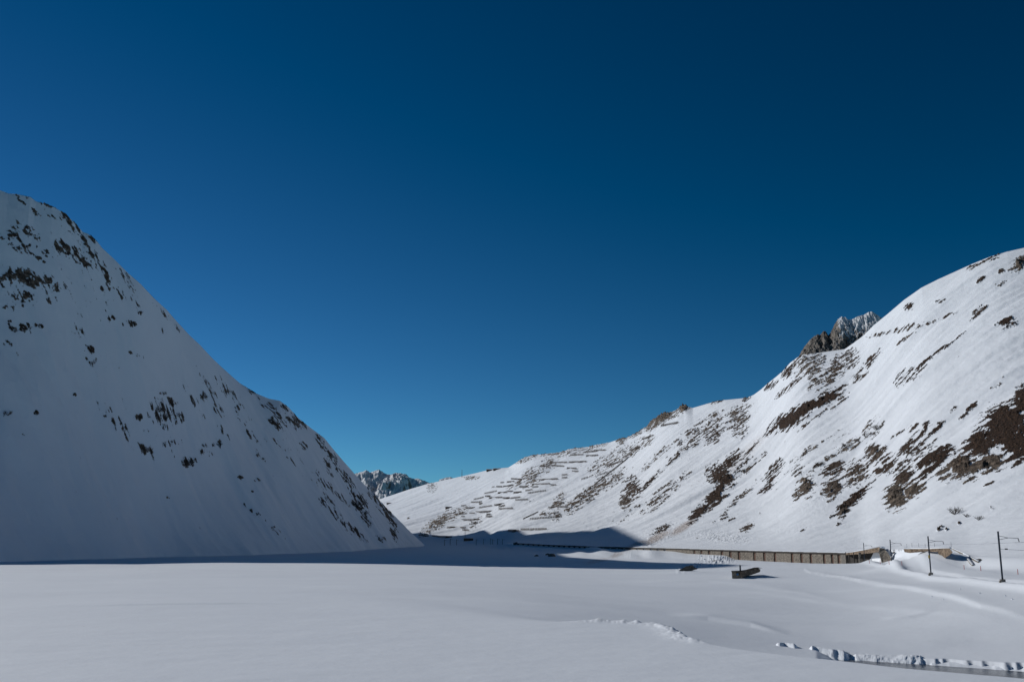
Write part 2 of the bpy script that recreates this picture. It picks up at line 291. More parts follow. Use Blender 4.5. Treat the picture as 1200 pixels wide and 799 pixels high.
# ------------------------------------------------------------------ where the slopes are bare (all read off the photo, then fixed to the ground)
# px, py, half length, half width, angle, density, brown share
ROCKR = [(1197, 308, 14, 6, 35, .9, .1), (1153, 308, 18, 2.5, 24, .6, .5), (1173, 318, 4, 2, 20, .8, .5), (1149, 328, 5, 3, 20, .7, .5), (1171, 333, 8, 2.6, 18, .75, .4), (1104, 352, 8, 2.5, 10, .35, .5),
 (1065, 360, 5, 3.5, 30, .65, .6), (1066, 384, 22, 3, 14, .62, .5), (1029, 392.5, 11, 2, 14, .6, .5), (1063, 396, 18, 1.3, 33, .6, .4), (1102, 374, 16, 1.4, 22, .5, .5), (1145, 367, 13, 3, 42, .6, .5), (1179, 378, 11, 6, 10, .62, .7),
 (1090, 420, 42, 1.8, 38, .7, .6), (1066, 440, 18, 7, 38, .5, .6), (1022, 422, 14, 4, 48, .6, .5), (1006, 436, 16, 2.2, 42, .5, .5), (990, 424, 18, 9, 32, .52, .5), (972, 440, 24, 9, 32, .55, .4), (950, 430, 17, 11, 50, .52, .3),
 (938, 424, 12, 8, 40, .45, .4), (924, 435, 10, 6, 45, .5, .6), (930, 450, 22, 3, 38, .5, .5), (904, 452, 8, 3, 40, .6, .8), (990, 452, 24, 3, 30, .5, .5),
 (945, 479, 26, 6.0, 30, 1.1, 1.0), (925, 492, 25, 8, 32, 1.05, 1.0), (965, 469, 22, 6, 30, 1.0, 1.0), (907, 503, 10, 5, 25, .7, .8), (960, 485, 30, 2, 40, .45, .5), (985, 470, 14, 2.5, 45, .5, .5),
 (866, 490, 10, 11, 50, .55, .4), (862, 502, 9, 11, 55, .55, .5), (872, 482, 8, 6, 40, .5, .4), (838, 495, 14, 8, 40, .45, .4), (834, 508, 13, 9, 40, .58, .5), (812, 508, 22, 7, 42, .35, .5),
 (776, 490, 17, 5.0, 28, .9, .1), (765, 496, 12, 6, 40, .8, .1), (800, 477.5, 7, 5, 30, .95, 0), (788, 486, 8, 4, 25, .6, .1), (745, 506, 12, 4, 28, .5, .1), (728, 514, 6, 5, 40, .7, .2), (700, 522, 10, 2.4, 12, .4, .3), (655, 531, 40, 2, 5, .35, .3), (620, 536, 16, 3, 22, .45, .4),
 (837, 471, 9, 1.8, 12, .6, .9), (875, 468, 5, 2, 20, .6, .9), (882, 545, 20, 2.5, 42, .5, .4),
 (684, 583, 22, 6, 42, .68, .4), (672, 592, 10, 5, 42, .6, .3), (700, 572, 24, 6, 40, .5, .4), (718, 562, 16, 6, 40, .45, .4), (655, 588, 10, 5, 60, .5, .3), (741, 573, 13, 10, 60, .62, .5), (733, 587, 8, 6, 60, .75, .4), (760, 566, 14, 2.6, 45, .85, .7), (785, 542, 26, 2.0, 43, .7, .5),
 (812, 517, 18, 5, 42, .45, .4), (770, 585, 20, 6, 42, .42, .4), (790, 568, 22, 5, 42, .42, .4), (800, 560, 10, 4, 45, .4, .5), (770, 535, 24, 3, 42, .35, .3), (745, 525, 20, 6, 30, .35, .3), (715, 540, 26, 8, 32, .3, .3),
 (845, 558, 12, 15, 55, .88, .8), (838, 580, 20, 6, 48, .95, 1), (820, 600, 16, 5, 42, .95, 1), (858, 540, 14, 6, 40, .85, .6), (868, 548, 16, 4, 45, .6, .6), (895, 512, 26, 1.6, 42, .5, .5), (872, 535, 12, 1.6, 40, .6, .5), (840, 590, 15, 2.2, 40, .85, .6),
 (910, 548, 10, 5, 45, .7, .6), (903, 560, 9, 6, 50, .65, .6), (898, 572, 10, 4, 40, .6, .6), (945, 570, 12, 9, 60, .82, .3), (935, 580, 7, 4, 50, .6, .4), (962, 545, 14, 3, 35, .5, .5), (975, 552, 16, 9, 40, .62, .5), (976, 573, 13, 9, 50, .8, .4), (1003, 556, 17, 12, 45, .75, .4),
 (1025, 530, 12, 8, 30, .75, .4), (1035, 545, 16, 5, 45, .6, .5), (1000, 585, 26, 5, 40, .85, .7), (988, 598, 10, 5, 45, .9, .3), (985, 611, 7, 1.6, 45, .5, .7), (1000, 520, 34, 5, 30, .33, .3), (980, 532, 24, 4, 32, .35, .3), (1020, 505, 16, 6, 60, .33, .3), (1028, 498, 10, 3, 40, .4, .3),
 (935, 552, 8, 5, 20, .45, .5), (945, 530, 20, 3, 35, .3, .3), (1065, 520, 20, 3, 48, .6, .5), (1080, 510, 14, 3.4, 48, .65, .6), (1073, 525, 24, 9, 40, .62, .5), (1085, 545, 18, 11, 50, .8, .6), (1060, 560, 16, 10, 55, .8, .5), (1050, 582, 15, 12, 60, 1.0, .1), (1068, 575, 14, 8, 30, .9, .3), (1075, 556, 12, 8, 40, .55, .6),
 (1045, 545, 12, 4, 50, .6, .5), (1100, 536, 17, 9, 20, .85, .9), (1108, 528, 12, 5, 10, .7, .9), (1070, 503, 8, 1.4, 48, .5, .5), (1098, 502, 10, 3, 48, .7, .6), (1085, 497, 6, 3, 40, .6, .5), (1050, 510, 18, 1.6, 30, .45, .5), (1108, 555, 10, 8, 45, .7, .2),
 (1125, 545, 16, 13, 30, 1.0, .4), (1150, 520, 20, 16, 40, 1.05, .6), (1155, 543, 26, 10, 15, .95, .3), (1180, 500, 30, 24, 45, 1.1, .95), (1200, 470, 16, 14, 60, 1.1, 1), (1195, 520, 24, 20, 0, 1.0, .9), (1168, 486, 16, 4, 45, .9, .8), (1135, 560, 12, 6, 20, .7, .3), (1230, 500, 30, 40, 0, 1.0, .7),
 (1136, 480, 13, 2.6, 42, .85, .7), (1118, 479, 6, 1.8, 40, .6, .6), (1167, 452, 9, 1.8, 22, .6, .5), (1176, 443, 3, 2, 20, .6, .5), (1193, 543, 6, 3, 15, .8, .4), (1162, 566, 10, 1.5, 20, .3, .5), (1160, 595, 5, 2, 0, .3, .4),
 (1102, 617.5, 3.5, 1.2, 15, .95, .5), (1100, 621, 3.5, 1.2, 15, .95, .5), (1109, 620, 1.6, 1.2, 0, .9, .5), (1124, 613, 1.6, 1.3, 0, .9, .5), (1176, 597, 3, 1, 20, .5, .5), (1193, 590, 5, 2, 30, .35, .5),
 (848, 605, 5, 4, 50, .5, .5), (875, 618, 9, 4, 35, .4, .4), (857, 609, 5, 1.4, 30, .6, .5), (775, 620, 12, 3, 28, .6, .5), (890, 603, 3, 2, 40, .5, .5), (838, 613, 3, 1.5, 0, .5, .5), (940, 622, 4, 1, 40, .4, .5), (740, 600, 20, 2, 40, .25, .4), (870, 580, 26, 2.4, 42, .4, .4),
 (514, 612, 22, 5.5, 36, .58, .3), (535, 602, 14, 5, 30, .4, .3), (558, 612, 8, 4, 40, .4, .3), (622, 560, 12, 8, 50, .5, .3), (640, 546, 14, 6, 40, .4, .3), (606, 567, 12, 3, 30, .35, .3), (575, 549, 4, 1.2, 0, .6, .4), (582, 549, 4, 1.2, 0, .6, .4), (552, 560, 8, 2, 5, .35, .3),
 (612, 537, 5, 3, 40, .5, .4), (670, 530, 26, 4, 10, .25, .3), (478, 607, 2, 1, 0, .6, .4), (506, 571, 6, 5, 60, .25, .4), (650, 604, 5, 7, 50, .4, .4), (636, 603, 4, 3, 50, .4, .4)]
FLK = [(770, 560, 110, 45, 40, .9), (970, 540, 120, 50, 35, .8), (950, 460, 90, 40, 35, .8), (1120, 390, 70, 40, 30, .55), (640, 560, 60, 35, 20, .8), (880, 590, 60, 30, 30, .6), (600, 600, 60, 25, 30, .5), (1150, 600, 50, 20, 0, .5),
       (60, 320, 90, 60, -40, 1), (150, 350, 80, 20, -45, 1), (270, 480, 100, 35, -48, .9), (390, 560, 110, 30, -50, 1), (200, 500, 60, 50, -30, .8), (60, 420, 70, 40, -20, .6), (340, 560, 60, 40, -45, .6)]
ROCKL = [(33, 326, 34, 8, -14, .85, .35), (15, 325, 18, 9, 5, .75, .3), (60, 335, 10, 8, -40, .7, .3), (25, 350, 16, 7, -10, .52, .4), (8, 358, 8, 4, -30, .5, .4), (14, 276, 16, 9, -15, .45, .4), (38, 276, 22, 5, -48, .42, .4), (24, 290, 12, 5, -30, .4, .4), (45, 297, 12, 5, -45, .3, .4),
 (72, 288, 9, 6, -20, .8, .4), (90, 299, 22, 6, -32, .68, .4), (100, 288, 26, 4, -52, .5, .4), (118, 312, 22, 4, -60, .42, .4), (30, 231, 9, 2.5, -12, .8, .2), (55, 240, 8, 2.5, -20, .5, .3), (78, 253, 16, 4, -42, .75, .3), (92, 268, 10, 3, -55, .7, .3), (110, 279, 9, 3.5, -50, .8, .3), (64, 255, 9, 2, -20, .5, .3),
 (35, 245, 20, 2, -40, .35, .3), (124, 337, 6, 5, -40, .72, .4), (140, 343, 12, 3, -58, .55, .4), (147, 325, 10, 3, -60, .45, .4), (155, 340, 6, 3, -60, .5, .4), (156, 355, 7, 2.4, -50, .45, .4), (20, 382, 18, 5, -15, .36, .5), (46, 381, 5, 4, 0, .5, .5), (62, 350, 5, 6, -60, .5, .4), (5, 402, 8, 3, -20, .4, .4), (16, 386, 5, 3, 0, .5, .5),
 (93, 390, 8, 5, -30, .28, .5), (131, 373, 4, 2.4, 0, .5, .5), (152, 380, 7, 3, 0, .3, .5), (190, 366, 12, 2, -45, .45, .4), (208, 384, 6, 1.8, -55, .5, .4), (192, 389, 5, 1.6, -60, .5, .4), (105, 408, 6, 3, -50, .55, .5), (103, 415, 4, 5, 0, .5, .5), (110, 425, 4, 4, 0, .55, .5), (165, 367, 3, 2, 0, .5, .5),
 (192, 484, 17, 14, -20, .5, .5), (208, 490, 6, 8, -60, .55, .4), (163, 489, 5, 3, 0, .75, .3), (172, 526, 7, 5, -15, .62, .4), (191, 461, 4, 2, 0, .5, .5), (222, 540, 6, 8, -60, .5, .5), (256, 520, 6, 4, -40, .6, .4), (243, 522, 6, 2, 0, .4, .5), (240, 530, 8, 3, -20, .3, .5), (198, 520, 14, 3, 10, .22, .5),
 (228, 470, 20, 3, -58, .25, .4), (244, 452, 14, 2.5, -55, .4, .4), (262, 455, 14, 3, -58, .35, .4), (252, 475, 14, 3.4, -55, .42, .4), (272, 462, 14, 2.6, -55, .6, .4), (240, 465, 5, 4, -40, .5, .4), (262, 505, 12, 2, -50, .3, .4), (290, 505, 14, 2, -50, .35, .4), (278, 478, 4, 4, 0, .5, .4), (288, 500, 18, 2, -50, .25, .4),
 (322, 483, 14, 4, -50, .52, .4), (325, 496, 10, 5, -40, .62, .4), (342, 495, 12, 4, -40, .5, .4), (334, 478, 6, 2.5, -45, .7, .3), (346, 490, 10, 2.5, -45, .7, .3), (356, 498, 8, 2, -45, .5, .3), (300, 465, 18, 2, -50, .3, .4), (356, 523, 5, 3, -40, .5, .4), (305, 535, 8, 2, -40, .3, .5), (330, 525, 16, 1.6, -50, .25, .4), (340, 538, 10, 1.6, -45, .25, .4),
 (376, 518, 12, 3, -58, .5, .4), (388, 535, 8, 4, -58, .65, .4), (385, 548, 10, 3, -60, .4, .4), (405, 560, 17, 3.4, -50, .6, .4), (380, 565, 14, 3, -50, .42, .5), (385, 585, 10, 2.5, -50, .5, .5), (380, 590, 7, 4, -50, .55, .5), (400, 583, 26, 3, -45, .28, .5), (420, 590, 11, 8, -50, .68, .5), (428, 605, 12, 4, -60, .5, .5), (412, 576, 6, 3, -45, .5, .4),
 (445, 590, 18, 4, -52, .62, .4), (456, 605, 16, 3.5, -60, .72, .4), (461, 625, 8, 2.5, -68, .85, .4), (398, 610, 20, 2, -50, .42, .5), (418, 624, 14, 3, -42, .7, .5), (395, 600, 8, 2, -50, .5, .5), (282, 559, 3, 1.6, 0, .6, .4), (301, 563, 4, 1.6, 0, .6, .4), (295, 576, 2, 1.5, 0, .6, .4), (8, 484, 7, 4, -20, .4, .5), (43, 484, 3, 2, 0, .6, .5), (55, 412, 3, 1.2, 0, .5, .5), (30, 509, 8, 1.6, -8, .35, .5), (198, 583, 3, 1.4, 0, .5, .4), (88, 463, 2.5, 1.5, 0, .5, .4), (448, 632, 8, 3, -20, .2, .3), (160, 416, 10, 1.5, -20, .2, .3), (140, 500, 40, 6, -50, .12, .4), (372, 497, 12, 1.2, -48, .4, .4), (310, 610, 30, 3, -40, .1, .4)]
DEB = [(800, 618, 22, 5, 32, .9), (770, 630, 22, 5, 26, .9), (748, 637, 18, 3, 18, .75), (880, 525, 36, 8, 44, .55), (858, 548, 24, 7, 44, .6), (820, 560, 20, 6, 40, .3), (800, 588, 22, 4, 35, .35), (728, 647, 20, 4, 25, .8), (700, 657, 20, 3, 12, .7), (790, 606, 10, 3, 30, .3), (765, 635, 12, 2, 25, .8), (690, 658, 25, 1.6, 4, .5)]
LUMP = [(845, 629, 38, 6, -5, 1), (840, 655, 20, 5, 0, 1), (770, 628, 40, 9, 25, 1), (812, 663, 18, 3, 20, .5), (985, 565, 60, 20, 35, .4), (930, 620, 30, 5, 10, .3)]
def brush(px, py, L):
    out = np.zeros(px.shape); br = np.zeros(px.shape); wt = np.full(px.shape, 1e-6)
    for b in L:
        cx, cy, l, wd, an, s = b[:6]; k = b[6] if len(b) > 6 else 0
        m = (np.abs(px - cx) < l + wd + 8) & (np.abs(py - cy) < l + wd + 8)
        if not m.any(): continue
        c, sn = math.cos(R(an)), math.sin(R(an))
        dx = px[m] - cx; dy = -(py[m] - cy)
        u = (dx * c + dy * sn) / (l * 1.08); v = (-dx * sn + dy * c) / (wd * 1.15)
        if L is ROCKR and 925 < cx < 1130 and cy > 500: s += .06
        q = s * 1.06 * (1 - sst(.35, 1.4, np.sqrt(u * u + v * v)))
        out[m] = np.maximum(out[m], q); br[m] += q * k; wt[m] += q
    return out, br / wt

# ------------------------------------------------------------------ materials
def newmat(name):
    m = bpy.data.materials.new(name); m.use_nodes = True; t = m.node_tree
    return m, t, t.nodes['Principled BSDF']
def nd(t, ty, **k):
    n = t.nodes.new(ty)
    for a, b in k.items():
        if a.startswith('i_'): n.inputs[a[2:].replace('_', ' ')].default_value = b
        else: setattr(n, a, b)
    return n
def noise(t, scale, detail=4, rough=.5, vec=None, stretch=None):
    tc = nd(t, 'ShaderNodeTexCoord'); n = nd(t, 'ShaderNodeTexNoise'); n.inputs['Scale'].default_value = scale
    n.inputs['Detail'].default_value = detail; n.inputs['Roughness'].default_value = rough
    if stretch:
        mp_ = nd(t, 'ShaderNodeMapping'); mp_.inputs['Scale'].default_value = stretch[0]; mp_.inputs['Rotation'].default_value = stretch[1]
        t.links.new(tc.outputs['Object'], mp_.inputs[0]); t.links.new(mp_.outputs[0], n.inputs['Vector'])
    else: t.links.new(tc.outputs['Object'], n.inputs['Vector'])
    return n
def ramp(t, src, stops):
    r = nd(t, 'ShaderNodeValToRGB'); e = r.color_ramp.elements
    while len(e) < len(stops): e.new(.5)
    for i, (p, c) in enumerate(stops): e[i].position = p; e[i].color = (*c, 1)
    t.links.new(src, r.inputs[0]); return r
def mth(t, op, a, b=None, c=None, clamp=False):
    n = nd(t, 'ShaderNodeMath', operation=op); n.use_clamp = clamp
    for i, v in enumerate((a, b, c)):
        if v is None: continue
        if isinstance(v, (int, float)): n.inputs[i].default_value = v
        else: t.links.new(v, n.inputs[i])
    return n.outputs[0]
def mix(t, f, a, b):
    n = nd(t, 'ShaderNodeMix', data_type='RGBA')
    for i, v in ((0, f), (6, a), (7, b)):
        if isinstance(v, (int, float)): n.inputs[i].default_value = v
        elif isinstance(v, tuple): n.inputs[i].default_value = (*v, 1)
        else: t.links.new(v, n.inputs[i])
    return n.outputs[2]
SNOW = (.80, .815, .84)
def snow_nodes(t):
    n = noise(t, .05, 5, .55); return ramp(t, n.outputs[0], [(.3, (.82, .857, .90)), (.7, (.85, .887, .925))]).outputs[0]
def bump(t, b, parts, strength=1.0):
    prev = None
    for src, dist in parts:
        n = nd(t, 'ShaderNodeBump'); n.inputs['Strength'].default_value = strength; n.inputs['Distance'].default_value = dist
        t.links.new(src, n.inputs['Height'])
        if prev: t.links.new(prev, n.inputs['Normal'])
        prev = n.outputs[0]
    t.links.new(prev, b.inputs['Normal'])
def mat_snow():
    m, t, b = newmat('snow'); t.links.new(snow_nodes(t), b.inputs['Base Color']); b.inputs['Roughness'].default_value = .65
    b.inputs['Specular IOR Level'].default_value = .25
    n1 = noise(t, .35, 6, .55, stretch=((.5, 1.6, 1), (0, 0, .2))); n2 = noise(t, 4, 5, .6)
    bump(t, b, [(n1.outputs[0], .07), (n2.outputs[0], .02)]); return m
def mat_slope(name):
    m, t, b = newmat(name)
    a1 = nd(t, 'ShaderNodeAttribute', attribute_name='bare'); a2 = nd(t, 'ShaderNodeAttribute', attribute_name='brown'); a3 = nd(t, 'ShaderNodeAttribute', attribute_name='debris')
    nf = noise(t, .55, 6, .68); nf2 = noise(t, 1.9, 4, .6)
    # bare ground where field + fine noise is above zero
    f = mth(t, 'ADD', a1.outputs['Fac'], mth(t, 'MULTIPLY', mth(t, 'SUBTRACT', nf.outputs[0], .5), 1.9))
    f = mth(t, 'ADD', f, mth(t, 'MULTIPLY', mth(t, 'SUBTRACT', nf2.outputs[0], .5), .5))
    fac = mth(t, 'MULTIPLY', f, 9.0, clamp=True)
    nc = noise(t, .25, 8, .7); ng = noise(t, .9, 6, .7, stretch=((1, 1, .35), (0, 0, 0)))
    rock = ramp(t, nc.outputs[0], [(.36, (.035, .03, .026)), (.5, (.15, .118, .09)), (.63, (.42, .33, .25))]).outputs[0]  # rock's own browns, with lit highlights and dark gaps mixed into the colour
    earth = ramp(t, ng.outputs[0], [(.36, (.014, .009, .006)), (.52, (.055, .031, .018)), (.66, (.19, .10, .055))]).outputs[0]
    bf = mth(t, 'MULTIPLY', mth(t, 'SUBTRACT', mth(t, 'ADD', a2.outputs['Fac'], mth(t, 'MULTIPLY', ng.outputs[0], .9)), .75), 4, clamp=True)
    bare = mix(t, bf, rock, earth)
    # dirty avalanche snow
    sn = snow_nodes(t); nd2 = noise(t, 1.1, 6, .75)
    df = mth(t, 'MULTIPLY', mth(t, 'SUBTRACT', mth(t, 'ADD', mth(t, 'MULTIPLY', a3.outputs['Fac'], .6), mth(t, 'MULTIPLY', nd2.outputs[0], 2.2)), 1.45), 4, clamp=True)
    df = mth(t, 'MULTIPLY', df, .8)
    sn2 = mix(t, df, sn, (.34, .25, .19))
    col = mix(t, fac, sn2, bare); t.links.new(col, b.inputs['Base Color'])
    b.inputs['Roughness'].default_value = .75; b.inputs['Specular IOR Level'].default_value = .2
    nb = noise(t, .12, 7, .6); nb2 = noise(t, .8, 6, .7)
    rb = mth(t, 'MULTIPLY', nb2.outputs[0], mth(t, 'ADD', mth(t, 'MULTIPLY', fac, 3.2), .11 if name != 'snow_field' else .018))
    bump(t, b, [(nb.outputs[0], .7 if name != 'snow_field' else .16), (rb, 1.0)]); return m
def mat_peak(name, sc):
    m, t, b = newmat(name)
    ge = nd(t, 'ShaderNodeNewGeometry'); sx = nd(t, 'ShaderNodeSeparateXYZ'); t.links.new(ge.outputs['Normal'], sx.inputs[0])
    a1 = nd(t, 'ShaderNodeAttribute', attribute_name='snowy')
    n = noise(t, sc, 7, .7, stretch=((1, 1, .5), (0, 0, 0))); nc = noise(t, sc * 1.7, 8, .7)
    f = mth(t, 'ADD', sx.outputs[2], mth(t, 'MULTIPLY', mth(t, 'SUBTRACT', n.outputs[0], .5), 1.5))
    f = mth(t, 'MULTIPLY', mth(t, 'ADD', mth(t, 'SUBTRACT', f, .78), a1.outputs['Fac']), 9, clamp=True)
    rock = ramp(t, nc.outputs[0], [(.3, (.07, .06, .052)), (.5, (.19, .165, .14)), (.7, (.32, .28, .24))]).outputs[0]
    t.links.new(mix(t, f, rock, SNOW), b.inputs['Base Color']); b.inputs['Roughness'].default_value = .85
    bump(t, b, [(nc.outputs[0], .8 / sc * .35)]); return m
def mat_plain(name, stops, sc=1.5, rough=.85, bd=.05, metal=0):
    m, t, b = newmat(name); n = noise(t, sc, 6, .65); r = ramp(t, n.outputs[0], stops); t.links.new(r.outputs[0], b.inputs['Base Color'])
    b.inputs['Roughness'].default_value = rough; b.inputs['Metallic'].default_value = metal
    if bd: bump(t, b, [(n.outputs[0], bd)])
    return m
def mat_stone(name, c1, c2, c3, sc=1.0):
    m, t, b = newmat(name)
    tc = nd(t, 'ShaderNodeTexCoord'); v = nd(t, 'ShaderNodeTexVoronoi'); v.inputs['Scale'].default_value = sc; t.links.new(tc.outputs['Object'], v.inputs['Vector'])
    n = noise(t, sc * 1.6, 6, .7); sxx = nd(t, 'ShaderNodeSeparateColor'); t.links.new(v.outputs['Color'], sxx.inputs[0])
    f = mth(t, 'ADD', mth(t, 'MULTIPLY', sxx.outputs[0], .5), mth(t, 'MULTIPLY', n.outputs[0], .5))
    r = ramp(t, f, [(.2, c1), (.5, c2), (.8, c3)]); t.links.new(r.outputs[0], b.inputs['Base Color']); b.inputs['Roughness'].default_value = .9
    bump(t, b, [(v.outputs['Distance'], -.12), (n.outputs[0], .06)]); return m
M = dict(snow=mat_snow(), slope=mat_slope('mountainside'), field=mat_slope('snow_field'), peak=mat_peak('craggy_rock', .02), far=mat_peak('distant_rock', .006),
         steel=mat_plain('galvanised_steel', [(.3, (.035, .045, .06)), (.7, (.07, .085, .11))], 3, .55, 0, .3),
         rust=mat_plain('dark_steel', [(.3, (.055, .038, .028)), (.7, (.12, .085, .062))], .6, .8, 0),
         stone=mat_stone('tan_masonry', (.07, .06, .05), (.17, .145, .115), (.29, .25, .20), 1.6),
         brown=mat_stone('brown_masonry', (.10, .07, .045), (.21, .15, .10), (.34, .25, .17), 1.4),
         board=mat_plain('red_brown_boards', [(.3, (.06, .032, .022)), (.7, (.16, .08, .05))], 1.2, .85, .03),
         concrete=mat_plain('weathered_concrete', [(.3, (.10, .09, .08)), (.7, (.22, .20, .17))], .9, .9, .05),
         dark=mat_plain('dark_timber', [(.3, (.02, .017, .014)), (.7, (.05, .042, .035))], 1.5, .9, .03),
         boulder=mat_plain('boulder_rock', [(.3, (.05, .045, .04)), (.7, (.17, .15, .125))], 1.2, .9, .15),
         stake=mat_plain('red_stake_paint', [(.3, (.42, .09, .09)), (.7, (.55, .14, .13))], 2, .6, 0),
         yellow=mat_plain('yellow_plate', [(.3, (.65, .42, .04)), (.7, (.75, .5, .06))], 3, .6, 0),
         blue=mat_plain('blue_pane', [(.3, (.03, .10, .22)), (.7, (.05, .16, .32))], 3, .4, 0),
         twig=mat_plain('bare_twigs', [(.3, (.04, .032, .026)), (.7, (.10, .08, .065))], 4, .9, 0))
def mat_water():
    m, t, b = newmat('stream_water'); n = noise(t, .9, 4, .5, stretch=((1, .5, 1), (0, 0, .3)))
    r = ramp(t, n.outputs[0], [(.35, (.03, .035, .042)), (.62, (.075, .08, .09)), (.72, (.2, .21, .22))]); t.links.new(r.outputs[0], b.inputs['Base Color'])
    b.inputs['Roughness'].default_value = .22; n2 = noise(t, 2.4, 3, .5); bump(t, b, [(n2.outputs[0], .05)]); return m
M['water'] = mat_water()

# ------------------------------------------------------------------ mesh helpers
def link(name, me, mat, parent=None):
    o = bpy.data.objects.new(name, me); me.materials.append(mat); C.objects.link(o)
    if parent is not None: o.parent = parent
    return o
def grid_mesh(name, X, Y, Z, attrs=None):
    nr, nc = X.shape
    co = np.stack([X, Y, Z], -1).reshape(-1, 3).astype(np.float32)
    i = np.arange(nr * nc).reshape(nr, nc)
    q = np.stack([i[:-1, :-1], i[:-1, 1:], i[1:, 1:], i[1:, :-1]], -1).reshape(-1, 4).astype(np.int32)
    me = bpy.data.meshes.new(name); me.vertices.add(len(co)); me.vertices.foreach_set('co', co.ravel())
    me.loops.add(q.size); me.loops.foreach_set('vertex_index', q.ravel())
    me.polygons.add(len(q)); me.polygons.foreach_set('loop_start', np.arange(0, q.size, 4, dtype=np.int32)); me.polygons.foreach_set('loop_total', np.full(len(q), 4, np.int32))
    me.polygons.foreach_set('use_smooth', np.ones(len(q), bool))
    for k, a in (attrs or {}).items():
        at = me.attributes.new(k, 'FLOAT', 'POINT'); at.data.foreach_set('value', a.astype(np.float32).ravel())
    me.update(); return me
class MB:
    def __init__(s): s.v = []; s.f = []
    def add(s, vs, fs):
        k = len(s.v); s.v += [tuple(v) for v in vs]; s.f += [tuple(i + k for i in f) for f in fs]
    def box(s, c, d, ux=(1, 0, 0), uy=(0, 1, 0), uz=(0, 0, 1), jit=0):
        c = Vector(c); a, b, e = [Vector(u) * (k / 2) for u, k in zip((ux, uy, uz), d)]
        vs = []
        for k in (-1, 1):
            for j in (-1, 1):
                for i in (-1, 1):
                    vs.append(c + a * i + b * j + e * k + Vector([random.uniform(-jit, jit) for _ in range(3)]))
        s.add(vs, [(0, 2, 3, 1), (4, 5, 7, 6), (0, 1, 5, 4), (2, 6, 7, 3), (0, 4, 6, 2), (1, 3, 7, 5)])
    def bar(s, p, q, wd, ht, up=(0, 0, 1)):
        p = Vector(p); q = Vector(q); d = q - p; L = d.length; d.normalize(); sd_ = d.cross(Vector(up))
        if sd_.length < 1e-3: sd_ = d.cross(Vector((0, 1, 0)))
        sd_.normalize(); u = sd_.cross(d)
        s.box((p + q) / 2, (L, wd, ht), d, sd_, u)
    def tube(s, p, q, r0, r1=None, n=6):
        r1 = r0 if r1 is None else r1
        p = Vector(p); q = Vector(q); d = (q - p).normalized(); a = d.orthogonal().normalized(); b = d.cross(a)
        vs = [c + (a * math.cos(2 * math.pi * i / n) + b * math.sin(2 * math.pi * i / n)) * r for c, r in ((p, r0), (q, r1)) for i in range(n)]
        fs = [(i, (i + 1) % n, n + (i + 1) % n, n + i) for i in range(n)] + [tuple(range(n))[::-1], tuple(range(n, 2 * n))]
        s.add(vs, fs)
    def prism(s, pts, off):                       # closed outline (3D points) pushed back by off
        off = Vector(off); n = len(pts); vs = [Vector(p) for p in pts] + [Vector(p) + off for p in pts]
        s.add(vs, [tuple(range(n)), tuple(range(n, 2 * n))[::-1]] + [(i, i + n, (i + 1) % n + n, (i + 1) % n) for i in range(n)])
    def build(s, name, mat, parent=None, origin=None, smooth=False):
        me = bpy.data.meshes.new(name); o0 = Vector(origin) if origin is not None else Vector((0, 0, 0))
        me.from_pydata([Vector(v) - o0 for v in s.v], [], s.f); me.update()
        import bmesh
        b = bmesh.new(); b.from_mesh(me); bmesh.ops.recalc_face_normals(b, faces=b.faces); b.to_mesh(me); b.free()
        if smooth:
            for p in me.polygons: p.use_smooth = True
        o = link(name, me, mat, parent)
        if origin is not None and parent is None: o.location = o0
        return o
def tag(o, label=None, cat=None, group=None, kind=None):
    if label: o['label'] = label
    if cat: o['category'] = cat
    if group: o['group'] = group
    if kind: o['kind'] = kind
    return o
def empty(name, loc, rz=0):
    o = bpy.data.objects.new(name, None); C.objects.link(o); o.location = loc; o.rotation_euler = (0, 0, rz); o.empty_display_size = .5; return o
def copy_tree(o, parent=None):
    c = o.copy(); C.objects.link(c)
    if parent: c.parent = parent
    for ch in [k for k in bpy.data.objects if k.parent == o]: copy_tree(ch, c)
    return c

# ------------------------------------------------------------------ build the main terrain
aL, aR = azp(-45), azp(1245)
azs = np.concatenate([np.linspace(-math.pi, aL, 130)[:-1], np.arctan(np.linspace(math.tan(aL), math.tan(aR), 1500)), np.linspace(aR, math.pi, 130)[1:]])
Fa = F_(azs); Ca = C_(azs)
r_near = np.geomspace(2.5, 34, 34)[:, None] * np.ones_like(azs)
k = np.linspace(0, 1, 430)[1:, None]
r_mid = 1 / (1 / 34.0 + (1 / (Fa - 7) - 1 / 34.0) * k)
r_step = (Fa - 7) + np.linspace(0, 7, 15)[1:, None] * np.ones_like(azs)
tt = np.linspace(0, 1, 430)[1:, None]
r_wall = Fa + (Ca - Fa) * tt
r_back = Ca + np.linspace(0, 1, 24)[1:, None] ** 1.6 * 4200
RR = np.concatenate([r_near, r_mid, r_step, r_wall, r_back]); AZ = np.broadcast_to(azs, RR.shape)
X = RR * np.sin(AZ); Y = RR * np.cos(AZ)
Z = np.empty(X.shape)
for i in range(0, X.shape[0], 60): Z[i:i + 60] = H(X[i:i + 60], Y[i:i + 60])
ng = len(r_near) + len(r_mid) + len(r_step); nw = ng + len(r_wall)
